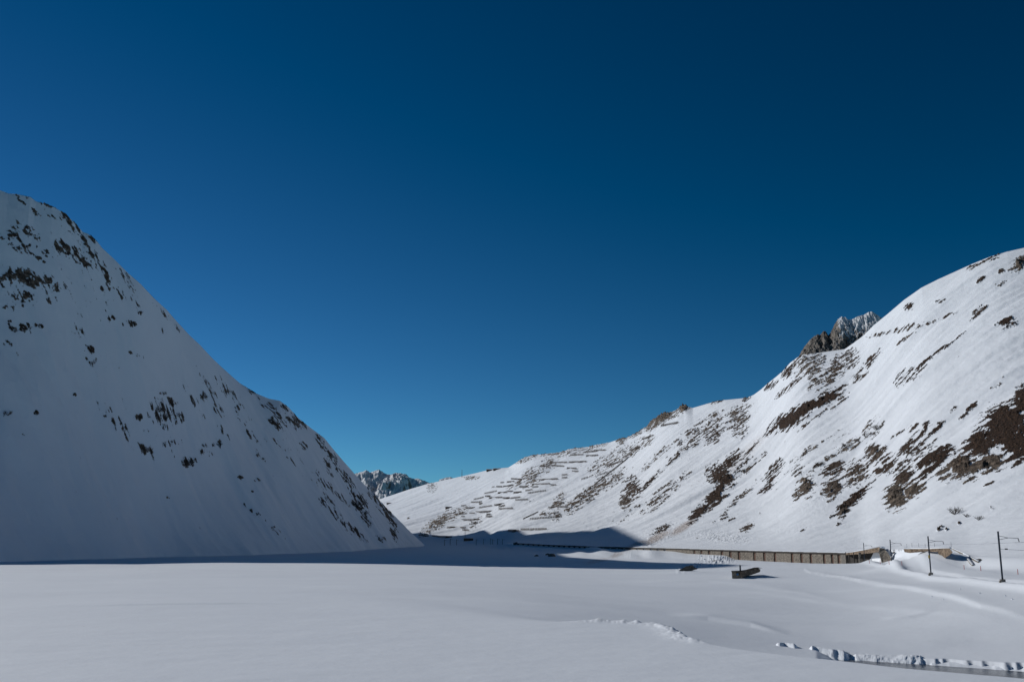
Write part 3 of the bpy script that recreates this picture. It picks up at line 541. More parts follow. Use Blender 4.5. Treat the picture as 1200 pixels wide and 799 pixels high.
def surf(X, Y, Z, L, u, v, su, sv, rocky=1.0):
    px, py = proj(X, Y, Z)
    flk, _ = brush(px, py, FLK)
    dens, br = brush(px, py, L); dens = np.where(Y > 20, dens, 0)
    n = .75 * N1.fbm(u / su, v / sv, 4, .6) + .55 * N4.fbm(X / 9.5, Y / 9.5, 3, .6) + .55 * N2.fbm(X / 3.2, Y / 3.2, 3, .6)
    wv = sst(-.12, .3, N3.fbm(u / 60, v / 240, 3)) * np.clip(flk, 0, 1)
    f = np.where(dens > .03, dens + .45 * sst(.8, 1.1, dens) + n * 1.55 - .53, -1.05 + n * 1.0 + .5 * wv)
    return px, py, dens, br, np.clip(f, -1.2, 1)
rows = slice(ng - 1, None)
Xw, Yw, Zw = X[rows], Y[rows], Z[rows].copy()
u, v = fallc(Xw, Yw)
px, py, dens, br, f = surf(Xw, Yw, Zw, ROCKR, u, v, 7.5, 24)
lum, _ = brush(px, py, LUMP); deb, _ = brush(px, py, DEB)
bump_ = sst(-.05, .4, f)
Zw += bump_ * (.6 + 1.9 * np.abs(N2.fbm(Xw / 5, Yw / 5, 3))) * np.clip(np.hypot(Xw, Yw) / 900, .5, 1.6) * (.9 + 2.4 * sst(.7, 1.0, dens) * (1 - .7 * np.clip(br, 0, 1)) * np.abs(N4.fbm(Xw / 14, Yw / 14, 3)) * 2)
Zw += lum * .9 * np.clip(N4.fbm(Xw / 2.4, Yw / 2.4, 3) + .1, 0, 1) * 1.4
Zw[0] = Z[ng - 1]                                    # keep the seam with the valley floor closed
Xg, Yg, Zg = X[:ng], Y[:ng], Z[:ng]
pxg, pyg = proj(Xg, Yg, Zg); lumg, _ = brush(pxg, pyg, LUMP); debg, _ = brush(pxg, pyg, DEB); m = (Yg > 20)
lumg = lumg * m; debg = debg * m
sta = sst(0, 12, (Fa - 7) - Xg * 0 - RR[:ng])
Zg = Zg + lumg * sta * 1.5 * np.clip(N4.fbm(Xg / 2.2, Yg / 2.2, 3) + .1, 0, 1)
gr = link('ground', grid_mesh('ground', Xg, Yg, Zg + CZ, dict(bare=np.full(Xg.shape, -1.2), brown=np.zeros(Xg.shape), debris=debg)), M['field'])
tag(gr, kind='structure')
cut = int(np.searchsorted(azs, azp(668)))
for nm, c0, c1 in (('hill_behind', 0, cut + 1), ('mountain_right', cut, len(azs))):
    o = link(nm, grid_mesh(nm, Xw[:, c0:c1], Yw[:, c0:c1], Zw[:, c0:c1] + CZ, dict(bare=f[:, c0:c1], brown=br[:, c0:c1], debris=deb[:, c0:c1])), M['slope'])
    tag(o, kind='structure')

# ------------------------------------------------------------------ left mountain
azl = np.concatenate([np.linspace(R(-66), aL, 90)[:-1], np.arctan(np.linspace(math.tan(aL), math.tan(azp(530)), 760))])
FL, CL = LF(azl), LC(azl)
t1 = np.linspace(-.02, 1, 560)[:, None]; rl = FL + (CL - FL) * t1
rb = CL + np.linspace(0, 1, 120)[1:, None] * 1500
RL = np.concatenate([rl, rb]); AL = np.broadcast_to(azl, RL.shape); XL = RL * np.sin(AL); YL = RL * np.cos(AL)
ZL = HL(XL, YL); uL, vL = XL * .55 + YL * .83, XL * .83 - YL * .55
px, py, dens, br, f = surf(XL, YL, ZL, ROCKL, uL, vL, 5.0, 7)
ZL = ZL + sst(-.05, .4, f) * (.4 + 1.4 * np.abs(N2.fbm(XL / 4, YL / 4, 3))) * 1.0
ZL = np.maximum(ZL, -25)
tag(link('mountain_left', grid_mesh('mountain_left', XL, YL, ZL + CZ, dict(bare=f, brown=br, debris=np.zeros(f.shape))), M['slope']), kind='structure')

# ------------------------------------------------------------------ craggy peaks behind the ridges
def peak(name, sil_, D, depth, sc, amp, mat, base_y, snowf, n=420):
    a, e = pix([p[0] for p in sil_], [p[1] for p in sil_]); _, eb = pix(sum(p[0] for p in sil_) / len(sil_), base_y)
    aa = np.linspace(a[0], a[-1], n); ee = np.interp(aa, a, e)
    t = np.linspace(0, 1, 200)[:, None]
    Rf = D + depth * t; Rb = D + depth + depth * np.linspace(0, 1, 30)[1:, None]
    zc = ee * (D + depth); z0 = eb * D
    Rr = np.concatenate([Rf * np.ones_like(aa), Rb * np.ones_like(aa)]); A = np.broadcast_to(aa, Rr.shape); x = Rr * np.sin(A); y = Rr * np.cos(A)
    fr = z0 + (zc - z0) * t ** .9
    bk = zc - (zc - z0) * np.linspace(0, 1, 30)[1:, None]
    z = np.concatenate([fr, bk]); tl_ = np.concatenate([t, 1 - np.linspace(0, 1, 30)[1:, None]])
    win = np.sqrt(np.clip(1 - tl_ ** 6, 0, 1)) * sst(0, .15, tl_)
    rid = 1 - 2.2 * np.abs(N3.fbm(x / sc, y / (sc * 2.2), 6, .58))
    rid2 = N4.fbm(x / (sc * .22), y / (sc * .6), 4, .6)
    z = z + win * amp * (rid + .35 * rid2) - win * amp * .35
    z[:200] += (1 - win[:200]) * amp * .12 * N2.fbm(x[:200] / (sc * .2), y[:200] / (sc * .2), 4, .6)
    me = grid_mesh(name, x, y, z + CZ, dict(snowy=snowf(aa, tl_, x, y) * np.ones(x.shape)))
    return tag(link(name, me, mat), kind='structure')
peak('rocky_peak', [(925, 440), (935, 420), (941, 409), (946, 402), (952, 396), (958, 392), (961, 393), (965, 388), (968, 389), (971, 393), (974, 389), (978, 380), (982, 374), (986, 371), (991, 372), (994, 375), (998, 374.5), (1005, 371),
                    (1012, 369), (1018, 366), (1022, 365), (1028, 369), (1034, 373), (1045, 380), (1060, 400)], 1900, 130, 17, 9, M['peak'], 440,
     lambda a, t, x, y: lerp(-.12, .55, sst(azp(992), azp(1006), a)) * sst(.25, .8, t))
peak('distant_mountain', [(390, 575), (405, 562), (415, 557), (420, 554.5), (425, 553), (429, 552), (434, 554.5), (440, 551.5), (444, 550.5), (449, 553.5), (456, 556), (463, 555.5), (470, 555.5), (477, 559), (482, 563), (486, 561.5), (492, 564), (500, 567), (506, 570), (520, 580)],
     9000, 1500, 520, 95, M['far'], 600, lambda a, t, x, y: .62 - .6 * np.exp(-((a - azp(452)) / .028) ** 2) * sst(.3, .55, t) * .4 + .0 * t)
peak('distant_summit', [(508, 574), (515, 562), (519, 560.5), (523, 559), (528, 558.8), (532, 560.5), (540, 572)], 7000, 700, 300, 30, M['far'], 590, lambda a, t, x, y: .12 + 0 * t, 120)

# ------------------------------------------------------------------ stream
wm = MB(); n = 60
pw = [azp(p) for p in np.linspace(830, 1900, n)]
for i in range(n - 1):
    vs_ = []
    for a in (pw[i], pw[i + 1]):
        r1 = float(re_(a)) + 4; r0 = r1 - 20
        vs_ += [(r0 * math.sin(a), r0 * math.cos(a), WATER + CZ), (r1 * math.sin(a), r1 * math.cos(a), WATER + CZ)]
    wm.add(vs_, [(0, 2, 3, 1)])
tag(wm.build('water', M['water']), kind='structure')
# broken snow bank along the far side of the stream
def bank(p0, p1, h0, h1, name, seed, off=0, lean=.25, rough=.4, saw=0, jag=1):
    g = np.random.RandomState(seed); cols = int((p1 - p0) * 1.6); rowsn = 22
    P = np.linspace(p0, p1, cols); A = np.array([azp(p) for p in P]); Rr = re_(A) + off
    blk = np.zeros(cols); hh = np.zeros(cols); i = 0
    while i < cols:
        wl = g.randint(18, 46); e_ = blk[i:i + wl]; e_[:] = jag * g.uniform(-.4, .2) - saw * np.arange(len(e_)) / wl; hh[i:i + wl] = g.uniform(.7, 1.1); i += wl
    kk = np.exp(-.5 * (np.arange(-9, 10) / 2.6) ** 2); kk /= kk.sum(); sm = lambda q: np.convolve(np.pad(q, 9, 'edge'), kk, 'valid'); blk = sm(blk); hh = sm(hh)
    env = np.clip(np.minimum((P - p0) / 12, (p1 - P) / 12), 0, 1)
    Hh = np.interp(P, [p0, (p0 + p1) / 2, p1], [h0, (h0 + h1) / 2, h1]) * hh * (.02 + .98 * env)
    base = WATER - .3
    top = np.maximum(G(Rr * np.sin(A), Rr * np.cos(A) + 0.6), WATER + .1) * 0 + WATER + Hh
    x = np.zeros((rowsn, cols)); y = x.copy(); z = x.copy()
    for j in range(rowsn):
        s = j / (rowsn - 1)
        if s < .45: q = s / .45; rr = Rr + (blk - lean) * (.3 + .7 * env) + (.25 + lean) * q; zz = base + (top - base) * q ** .8
        else: q = (s - .45) / .55; rr = Rr + blk * (.3 + .7 * env) + .25 + 3.4 * q; zz = top + .12 * math.sin(q * 3.14) - .1 - (top - (WATER)) * q * .55
        x[j] = rr * np.sin(A); y[j] = rr * np.cos(A); z[j] = zz
    nn = 1 - 2 * np.abs(N2.fbm(x / 1.9 + seed, z / 1.1 + y / 2, 5, .6))
    y += nn * rough; z += .4 * rough * N3.fbm(x / 1.3, y / 1.2, 3)
    return link(name, grid_mesh(name, x, y, z + CZ), M['snow'])
tag(bank(894, 946, 1.35, 1.35, 'snow_bank', 3, .2, 2.2, .22, 1.2), 'smooth white snow bank lump at the left end of the stream edge', 'snow bank', 'broken snow banks along the stream')
tag(bank(934, 994, 1.3, 1.0, 'snow_bank', 5, 0, 1.9, .25, .8, .3), 'taller sunlit snow block bank beside the smooth lump on the stream edge', 'snow bank', 'broken snow banks along the stream')
tag(bank(984, 1082, .75, .75, 'snow_bank', 9, 0, 1.3, .26, .2, .35), 'cracked grey and white snow bank in the middle of the stream edge', 'snow bank', 'broken snow banks along the stream')
tag(bank(1070, 1290, .40, .42, 'snow_bank', 12, 0, 1.8, .08, 0, .1), 'low thin snow bank behind the open dark water at the right', 'snow bank', 'broken snow banks along the stream')

# ------------------------------------------------------------------ avalanche gallery over the railway
gp = at_r(900, 650, 600); gal = empty('avalanche_gallery', (gp.x, gp.y, CZ - 3))
tag(gal, 'long low tan stone railway gallery with red brown openings below the right slope', 'avalanche gallery')
def gpt(px, back=0.0, dz=0.0):
    a = azp(px); r = float(rg_(a)); z = float(zg_(a)) + CZ + dz
    a2 = azp(px + 2); r2 = float(rg_(a2)); p = Vector((r * math.sin(a), r * math.cos(a), z)); q = Vector((r2 * math.sin(a2), r2 * math.cos(a2), 0)); d = Vector((q.x - p.x, q.y - p.y, 0)).normalized()
    nrm = Vector((-d.y, d.x, 0));
    if nrm.y < 0: nrm = -nrm
    return p + nrm * back, d, nrm
gi = gal.location.copy()
def gbuild(mb, name, mat):
    mb.v = [tuple(Vector(v) - gi) for v in mb.v]; return mb.build(name, mat, gal)
roof = MB(); cols_ = list(np.arange(602, 991, 4)) + [991]
for a, b in zip(cols_[:-1], cols_[1:]):
    p, d, nn = gpt(a); q, _, _ = gpt(b)
    jz = random.uniform(-.06, .06)
    roof.prism([p + Vector((0, 0, jz)) - nn * .5, q + Vector((0, 0, jz)) - nn * .5, q + Vector((0, 0, -.75)) - nn * .5, p + Vector((0, 0, -.75)) - nn * .5], nn * 8)
gbuild(roof, 'roof', M['dark'])
rec = [813.8, 822, 831, 846, 856, 866, 884, 895.6, 908, 928, 939, 950, 965.5, 975, 982.5]
rw = [2.4 if p < 840 else 3.0 for p in rec]
edges = []; x0 = 780
for p, w_ in zip(rec, rw): edges.append((x0, p - w_ / 2)); x0 = p + w_ / 2
edges.append((x0, 990))
def quad(a, b, top, bot, back, th, jit=0):
    m = MB(); p, d, nn = gpt(a, back); q, _, _ = gpt(b, back)
    m.prism([p + Vector((0, 0, top)), q + Vector((0, 0, top)), q + Vector((0, 0, bot)), p + Vector((0, 0, bot))], nn * th); return m
for a, b in edges: gbuild(quad(a, b, -.77, -8.5, 0, .9), 'pier_wall', M['stone'])
for p, w_ in zip(rec, rw):
    gbuild(quad(p - w_ / 2, p + w_ / 2, -.77, -8.5, .55, .2), 'recess_boards', M['board'])
for p in list(np.arange(700, 780, 8)): gbuild(quad(p, p + 5.5, -.77, -6, .1, .6), 'pillar', M['concrete'])
for p in list(np.arange(606, 690, 6)): gbuild(quad(p, p + 1.4, -.77, -6, .1, .6), 'pillar', M['dark'])
bw = MB()
for a in range(604, 990, 6):
    k_ = quad(a, min(a + 6, 992), -.77, -9, 4.6, .3); bw.add(k_.v, k_.f)
gbuild(bw, 'back_wall', M['dark'])
gbuild(quad(986.5, 991.5, -.2, -8.5, -.35, 1.3), 'end_pier', M['concrete'])
# open bays of the portal, rising roof and stone wing wall
def pp(px, py, r): return at_r(px, py, r)
m_ = MB(); m_.prism([pp(991.5, 647.6, 524), pp(1002, 646.3, 515), pp(1016, 643.6, 503), pp(1032, 640.6, 490), pp(1033.5, 645.5, 488), pp(1020, 647.6, 500), pp(1006, 649.3, 512), pp(991.5, 650, 524)], (4, 8, 0))
gbuild(m_, 'portal_roof', M['brown'])
m_ = MB(); m_.prism([pp(991.5, 646.9, 524), pp(1002, 645.4, 515), pp(1016, 642.6, 503), pp(1031, 639.9, 490), pp(1032, 640.5, 490), pp(1016, 643.5, 503), pp(1002, 646.2, 515), pp(991.5, 647.5, 524)], (4.5, 8.5, 0))
gbuild(m_, 'roof_snow', M['snow'])
for px_, r_ in ((1007.5, 509), (1001.5, 515), (996, 520)):
    m_ = MB(); p = pp(px_, 648, r_); m_.box(p + Vector((0, .4 if px_ > 1005 else 1.2, -2.6)), (.75 if px_ > 1005 else .4, .6, 6.0)); gbuild(m_, 'column', M['concrete'] if px_ > 1005 else M['dark'])
m_ = MB(); a = pp(991, 654, 531); b = pp(1034, 653, 499); m_.prism([a + Vector((0, 0, 3)), b + Vector((0, 0, 4)), b + Vector((0, 0, -5)), a + Vector((0, 0, -5))], (.4, .4, 0)); gbuild(m_, 'rear_wall', M['dark'])
m_ = MB(); m_.prism([pp(1031.3, 641.5, 487), pp(1036.5, 642.6, 487), pp(1041, 648.5, 484), pp(1046, 656.5, 481), pp(1045, 659.5, 481), pp(1034, 660.5, 484), pp(1032.5, 654, 486), pp(1030.2, 646, 487)], (.1, 1.1, 0))
gbuild(m_, 'wing_wall', M['stone'])
m_ = MB(); m_.prism([pp(1033.3, 640.2, 486), pp(1037.4, 641.0, 486), pp(1037.6, 642.6, 486), pp(1031.5, 641.6, 486)], (.2, 1.6, 0)); gbuild(m_, 'snow_cap', M['snow'])

# retaining wall on the mound
rt = pp(1088, 650, 361); wall = empty('stone_wall', rt)
tag(wall, 'brown stone retaining wall half buried in the snow mound to the right of the gallery portal', 'stone wall')
m_ = MB(); m_.prism([pp(*q) - rt for q in ((1059, 642.8, 375), (1085, 642.8, 367), (1112.5, 642.2, 356), (1116, 647, 355), (1112, 650.5, 356), (1107, 653.4, 358), (1104, 650.8, 359), (1100.5, 649.6, 360), (1098.5, 646.3, 361), (1086, 646, 366), (1078, 646.6, 369), (1066, 647.6, 373), (1060, 646.6, 375))], (.7, 1.4, 0))
m_.build('masonry', M['brown'], wall)
m_ = MB(); m_.prism([pp(*q) - rt for q in ((1058.5, 642.0, 375), (1070, 641.4, 372), (1085, 641.8, 367), (1100, 641.2, 361), (1112.5, 641.4, 356), (1114, 643, 356), (1085, 643, 367), (1059, 643, 375))], (2.4, 5, .3)); m_.build('snow_cap', M['snow'], wall)

# ------------------------------------------------------------------ masts
hm = 9.0
def mast(loc):
    t = empty('catenary_mast', loc)
    b = MB()
    for s in (-1, 1): b.box((0, s * .11, hm / 2), (.26, .03, hm))
    b.box((0, 0, hm / 2), (.03, .22, hm)); b.box((0, 0, hm + .04), (.38, .36, .06)); b.build('pole', M['steel'], t)
    b = MB(); b.box((0, 0, .05), (.8, .8, .5)); b.box((-.35, 0, -.2), (.5, .5, .5)); b.build('foundation', M['concrete'], t)
    b = MB(); b.tube((.1, 0, hm - .75), (1.7, 0, hm - 1.15), .045); b.tube((.1, 0, hm - 1.45), (1.7, 0, hm - 1.15), .045); b.tube((1.5, 0, hm - 1.12), (3.5, 0, hm - 1.22), .05); b.tube((3.45, 0, hm - 1.2), (3.6, 0, hm - 1.9), .05)
    ar = b.build('bracket_arm', M['steel'], t)
    b = MB()
    for i in range(4): b.tube((3.46 + i * .03, 0, hm - 1.35 - i * .13), (3.47 + i * .03, 0, hm - 1.41 - i * .13), .11, .11, 8)
    b.build('insulator', M['dark'], ar)
    return t
LB = ['nearest tall steel railway mast at the far right with a bracket arm', 'steel railway mast with a yellow plate standing in front of the brown stone wall',
      'steel railway mast just right of the gallery wing wall', 'farthest of the four tall masts, standing before the portal opening']
first = None; masts = []
for i, p in enumerate(reversed(mp)):
    if first is None: t = first = mast(p)
    else: t = copy_tree(first); t.location = p
    tag(t, LB[i], 'railway mast', 'railway masts beside the track'); t.rotation_euler[2] = R(-8); masts.append(t)
b = MB(); b.box((-.2, -.18, 4.1), (.32, .06, .75)); b.build('number_plate', M['yellow'], masts[1])
# contact and feeder wires
def wire(P, r, name, label, cat, sag=.5, grp=None):
    b = MB()
    for a, c in zip(P[:-1], P[1:]):
        prev = None
        for i in range(13):
            s = i / 12; q = a.lerp(c, s) - Vector((0, 0, sag * 4 * s * (1 - s)))
            if prev is not None: b.tube(prev, q, r, r, 4)
            prev = q
    return tag(b.build(name, M['steel'], None, P[0]), label, cat, grp)
ext = (mp[3] - mp[2]); far_end = mp[0] + Vector((4, 40, 0))
top = [far_end + Vector((3.4, 0, hm - 2.0))] + [p + Vector((3.55, -.45, hm - 1.95)) for p in mp] + [mp[3] + ext * 1.3 + Vector((3.5, 0, hm - 1.9))]
wire(top, .028, 'overhead_wire', 'thin contact wire strung between the bracket arms of the railway masts', 'wire', .12)
fd = [mp[3] + Vector((.2, 0, hm - 3.2)), mp[3] + ext * 1.3 + Vector((.2, 0, hm - 3.6))]
fw = wire(fd, .035, 'feeder_wire', 'feeder wire with a dark insulator leaving the nearest mast towards the right', 'wire', .3)
b = MB(); q = fd[0].lerp(fd[1], .035) - fd[0]
for i in range(5): b.tube(q + Vector((.0 + i * .1, 0, 0)), q + Vector((.06 + i * .1, 0, 0)), .13, .13, 8)
b.build('insulator', M['dark'], fw)

# distant masts in the shadow
farm = None
FM = [(521, 639), (527.5, 638.5), (535, 638.5), (558, 638.6), (566.5, 638.8), (575, 639), (577.3, 639.2), (583, 639.3), (588.8, 639.5)]
OR = ['first', 'second', 'third', 'fourth', 'fifth', 'sixth', 'seventh', 'eighth', 'ninth', 'tenth', 'eleventh', 'twelfth', 'thirteenth', 'fourteenth', 'fifteenth', 'sixteenth', 'seventeenth', 'eighteenth', 'nineteenth', 'twentieth']
for i, (px_, py_) in enumerate(FM):
    p = hit(px_, py_, r0=900)
    if farm is None:
        b = MB(); b.box((0, 0, 3.8), (.5, .5, 9.0)); b.box((0, 0, 8.35), (.6, .6, .2)); b.tube((0, 0, 7.6), (3, 0, 7.4), .14); farm = b.build('distant_mast', M['rust']); o = farm
    else: o = farm.copy(); C.objects.link(o)
    o.location = p; o.scale = (1, 1, random.uniform(.75, 1.05))
    tag(o, 'small distant railway mast in the shaded valley floor, %s from the left of nine' % OR[i], 'railway mast', 'distant masts in the valley shadow')
# tall pole and shed at the end of the valley
p = hit(545, 633.5, r0=900); b = MB(); b.tube((0, 0, -1), (0, 0, 18), .35, .22); b.box((0, 0, 16.5), (2.2, .2, .3)); o = b.build('pole', M['rust']); o.location = p
tag(o, 'tall thin pole standing beside the dark shed at the far end of the valley', 'pole')
def hut(px_, py_, wd, dp, ht, name, label, fn=None, rz=0, wallm='rust', r0=300):
    p = hit(px_, py_, fn, r0=r0); t = empty(name, p, rz)
    b = MB(); b.box((0, 0, ht / 2 - 1), (wd, dp, ht + 2)); b.build('wall', M[wallm], t)
    b = MB(); y = dp / 2 + .5; x = wd / 2 + .5; k = ht * .35
    b.prism([(-x, -y, ht + .01), (-x, 0, ht + k), (-x, y, ht + .01)], (2 * x, 0, 0)); b.build('roof', M['snow'], t)
    b = MB(); b.box((wd * .15, -dp / 2 - .03, ht * .4), (wd * .14, .06, ht * .6)); b.build('door', M['dark'], t)
    return tag(t, label, 'hut')
hut(549, 633.3, 14, 7, 3.6, 'shed', 'dark low shed at the foot of the far slope where the shadow begins', r0=900)
hut(525.5, 595.5, 13, 8, 3.2, 'hut', 'small dark hut on the far white slope above the rocky patch', rz=.1, r0=1300)
hut(456, 590.2, 13, 8, 2.8, 'hut', 'small dark barn on the far slope close to the left mountain edge', r0=1300)
hut(573.5, 551.6, 15, 8, 3.6, 'hut', 'tiny dark building on the skyline, left of two', r0=1500)
hut(582, 550.4, 17, 8, 3.0, 'hut', 'tiny low building on the skyline, right of two', r0=1500)
p = hit(541.3, 559, r0=1500); b = MB(); b.tube((0, 0, -2), (0, 0, 20), .9, .35, 6)
for z_ in (4, 9, 14): b.box((0, 0, z_), (2.2, 2.2, .3))
b.box((0, 0, 19.2), (1.8, .5, .6)); o = b.build('antenna_mast', M['concrete']); o.location = p; tag(o, 'thin pale antenna mast rising from the far snowy ridge into the sky', 'antenna')

# ------------------------------------------------------------------ avalanche barriers
BR = [(599.4,560.6,613.9,561.5),(594.5,564.4,603,563.8),(587,565.2,590.7,564.8),(590,569.8,602,568),(582,569.8,588.9,569.8),(577,570.4,579.5,570),(609,570,619,570),(624.5,570.6,631,570),(568.2,577.8,582.6,575),(583.9,577.3,593.9,576.3),
 (594.5,575.3,601,575.3),(602.4,577,611.4,576.3),(619,577.6,640,574.5),(616.4,574.7,624,573.6),(555.7,584.8,567,582.3),(569,581,575,581),(573.9,583.2,589,582.3),(590,583.2,598,583.2),(599,583.5,610,582.3),(604.5,585.6,619,584.9),(552.6,588.2,565,587.6),
 (562,590,565.7,589.8),(540.7,592.3,546.3,592),(546.3,595,557,594.7),(562,594.5,576.4,592.2),(579.5,591.7,590.8,590),(585,593.2,592,592.2),(585,596,601.4,595.3),(557.6,599.7,577.4,598.9),(550.7,601,556.6,601),(538.8,602.4,547.6,601.4),
 (533.8,602,537,602),(541,605,545,604.9),(570,604.9,577,604.9),(570.7,602.6,575,602.3),(539.4,608.9,562,608.5),(553,613.6,560,612.6),(524.4,617.6,546.3,618),(612.7,608.2,630,600),(621.7,608,658.7,605.2),(491.5,626.8,502.5,628),(506.8,628,530,629.5),
 (542.5,620.8,550,621.3),(596,621.8,608.8,622),(611,620.5,641,620),(643,594.5,666,593.5),(659,556.3,665,556),(659,559.5,665,559.3),(687.5,533.9,701,533.2),(669,533,682.8,532.5),(643.8,542,665,541.3),(667,541.3,687.5,540.5),(646,545,661,546),
 (665,548.3,676,548.8),(671,552,678,552),(632.5,546.3,643.8,545.5),(632.5,562,653.8,560.8),(625,567.5,645,566.5),(646,568.3,652,568),(686,529.6,709.8,527),(696,568,737,535.5),(712,546,729,540),(738,527.5,750,524),(752.6,514.7,766,510),
 (775,498.8,795.4,494.9),(700.8,556.8,712,553.5),(681.7,561.4,689,559),(730,536,741,531)]
def barrier(x1, y1, x2, y2):
    n_ = max(2, int(abs(x2 - x1) / 3)); P = [hit(x1 + (x2 - x1) * i / n_, y1 + (y2 - y1) * i / n_ + .6, r0=800) for i in range(n_ + 1)]
    rr = np.array([p.xy.length for p in P]); md = float(np.median(rr)); fit = np.polyfit(range(n_ + 1), rr, 1)
    b = MB(); h = 2.7; Q = []
    for i, p in enumerate(P):
        k_ = (.5 * rr[i] + .5 * float(np.polyval(fit, i))) / rr[i]; q = Vector((0, 0, CZ)); Q.append(q + (p - q) * k_)
    hyp = 1.0 if md > 1500 else .8
    for a, c in zip(Q[:-1], Q[1:]):
        d = (c - a); back = Vector((-d.y, d.x, 0)).normalized()
        if back.y < 0: back = -back
        L = d.length
        for j in range(4):
            z0 = .5 + j * .58; o_ = back * (-.28 * z0)
            b.bar(a + o_ + Vector((0, 0, z0)), c + o_ + Vector((0, 0, z0)), .2, .34)
        k_ = max(1, int(L / 3.5))
        for j in range(k_ + 1):
            q = a.lerp(c, j / k_); b.bar(q - Vector((0, 0, 1.2)), q - back * 1.0 + Vector((0, 0, h)), .3, .3, back); b.bar(q - back * 2.4 - Vector((0, 0, 1.4)), q - back * .5 + Vector((0, 0, 2.2)), .24, .24, back)
    c0 = Q[len(Q) // 2]
    return b.build('avalanche_barrier', M['rust'], None, c0)
rowsB = {}
for q in BR: rowsB.setdefault(int(round(((q[1] + q[3]) / 2 - 526) / 7.0)), []).append(q)
rk_ = sorted(rowsB)
for ri, key in enumerate(rk_):
    L = sorted(rowsB[key], key=lambda q: q[0])
    for ci, q in enumerate(L):
        o = barrier(*q); ln = math.hypot(q[2] - q[0], q[3] - q[1]); sz = 'very long' if ln > 30 else 'long' if ln > 17 else 'medium' if ln > 9 else 'short'
        if q == (696, 568, 737, 535.5): lb = 'very long dark barrier running steeply uphill beside the rock band, unlike the level ones'
        elif q == (612.7, 608.2, 630, 600): lb = 'dark barrier slanting uphill just above the long lower barrier on the far slope'
        elif q == (775, 498.8, 795.4, 494.9): lb = 'grey barrier just under the rocky outcrop on the skyline, highest at the right'
        elif len(L) == 1: lb = '%s barrier alone in the %s row from the top' % (sz, OR[ri])
        else: lb = '%s barrier, %s from left in the %s row from the top' % (sz, OR[ci], OR[ri])
        tag(o, lb, 'avalanche barrier', 'avalanche barriers on the far slope')

# ------------------------------------------------------------------ half buried stone hut and rock
hp = at_r(875, 672, 330); t = empty('stone_hut', hp); P_ = lambda x, y, r=330: at_r(x, y, r) - hp
tag(t, 'half buried stone hut with a thin chimney and sloping wall on the valley floor', 'hut')
b = MB(); b.prism([P_(857.5, 669.3), P_(866.5, 668.8), P_(869.5, 672.5), P_(868.5, 677.5), P_(858, 677.5)], (1.6, 3.0, 0)); b.build('wall', M['stone'], t)
b = MB(); b.prism([P_(867, 669.6, 329), P_(874, 668.0, 331), P_(881, 666.0, 333), P_(886, 665.3, 334), P_(889.5, 667, 335), P_(889, 670.0, 335), P_(882, 672.6, 333), P_(872, 675.5, 331), P_(868.5, 677, 329)], (1.2, 3.2, 0)); b.build('sloping_wall', M['brown'], t)
b = MB(); b.prism([P_(857, 668.6, 329), P_(866.5, 668.3, 329), P_(874, 667.2, 331), P_(884, 664.6, 333), P_(889.8, 665.6, 335), P_(885, 665.6, 334), P_(874, 668.3, 331), P_(866, 669.3, 329), P_(857, 669.8, 329)], (2.0, 4.0, 0)); b.build('roof', M['dark'], t)
b = MB(); p = P_(868.2, 669); b.box(p + Vector((0, .8, .7)), (.42, .42, 2.0)); b.box(p + Vector((0, .8, 1.75)), (.56, .56, .12)); b.build('chimney', M['steel'], t)
b = MB(); b.prism([P_(863.3, 671.6, 329.6), P_(865.4, 671.4, 329.6), P_(865.6, 673.8, 329.6), P_(863.4, 673.9, 329.6)], (0, .3, 0)); b.build('window', M['blue'], t)
def rocky(name, pts, loc, label, thick, mat='boulder', seed=1):
    import bmesh
    b = MB(); b.prism(pts, thick); o = b.build(name, M[mat], None)
    bm = bmesh.new(); bm.from_mesh(o.data); bmesh.ops.triangulate(bm, faces=bm.faces); bmesh.ops.subdivide_edges(bm, edges=bm.edges, cuts=2, use_grid_fill=True)
    g = random.Random(seed)
    for v_ in bm.verts: v_.co += Vector((g.uniform(-.12, .12), g.uniform(-.2, .2), g.uniform(-.1, .1)))
    bm.to_mesh(o.data); bm.free(); o.location = loc
    return tag(o, label, 'rock')
rp = at_r(804, 668, 400); Q_ = lambda x, y, r=400: at_r(x, y, r) - rp
rocky('rock_slab', [Q_(793, 671), Q_(797, 667), Q_(802, 664), Q_(809, 662), Q_(811, 664.5), Q_(815, 666), Q_(811, 667.2), Q_(805, 670.5), Q_(797, 672)], rp, 'dark wedge of rock sticking out of the snow left of the stone hut', (1.5, 3, 0))
def boulder(px_, py_, s, label, cat='boulder', r0=200):
    import bmesh
    p = hit(px_, py_, r0=r0); bm = bmesh.new(); bmesh.ops.create_icosphere(bm, subdivisions=3, radius=1); g = random.Random(int(px_ * 7))
    off = g.random() * 50
    for v_ in bm.verts:
        c = v_.co; k_ = 1 + .5 * float(N1.fbm(np.array([c.x * 1.3 + off]), np.array([c.y * 1.3 + c.z * .9]), 3)[0]); v_.co = Vector((c.x * 1.25, c.y, c.z * .7)) * k_ * s
    me = bpy.data.meshes.new('boulder'); bm.to_mesh(me); bm.free()
    o = link('boulder', me, M['boulder']); o.location = p + Vector((0, 0, s * .15)); o.rotation_euler[2] = g.random() * 6
    return tag(o, label, cat, 'boulders on the snow')
boulder(604.5, 637.6, 2.6, 'small dark boulder left of the shaded end of the gallery', r0=700)
boulder(628.7, 651.5, 1.3, 'small dark boulder on the shaded snow, left of the larger pair')
boulder(642, 650.2, 1.6, 'upper smaller boulder of the pair in the valley shadow')
boulder(646.3, 651.8, 2.4, 'largest dark boulder in the valley shadow below the gallery')
boulder(660.5, 644.6, 1.4, 'tiny dark boulder in shade just below the gallery roof line')
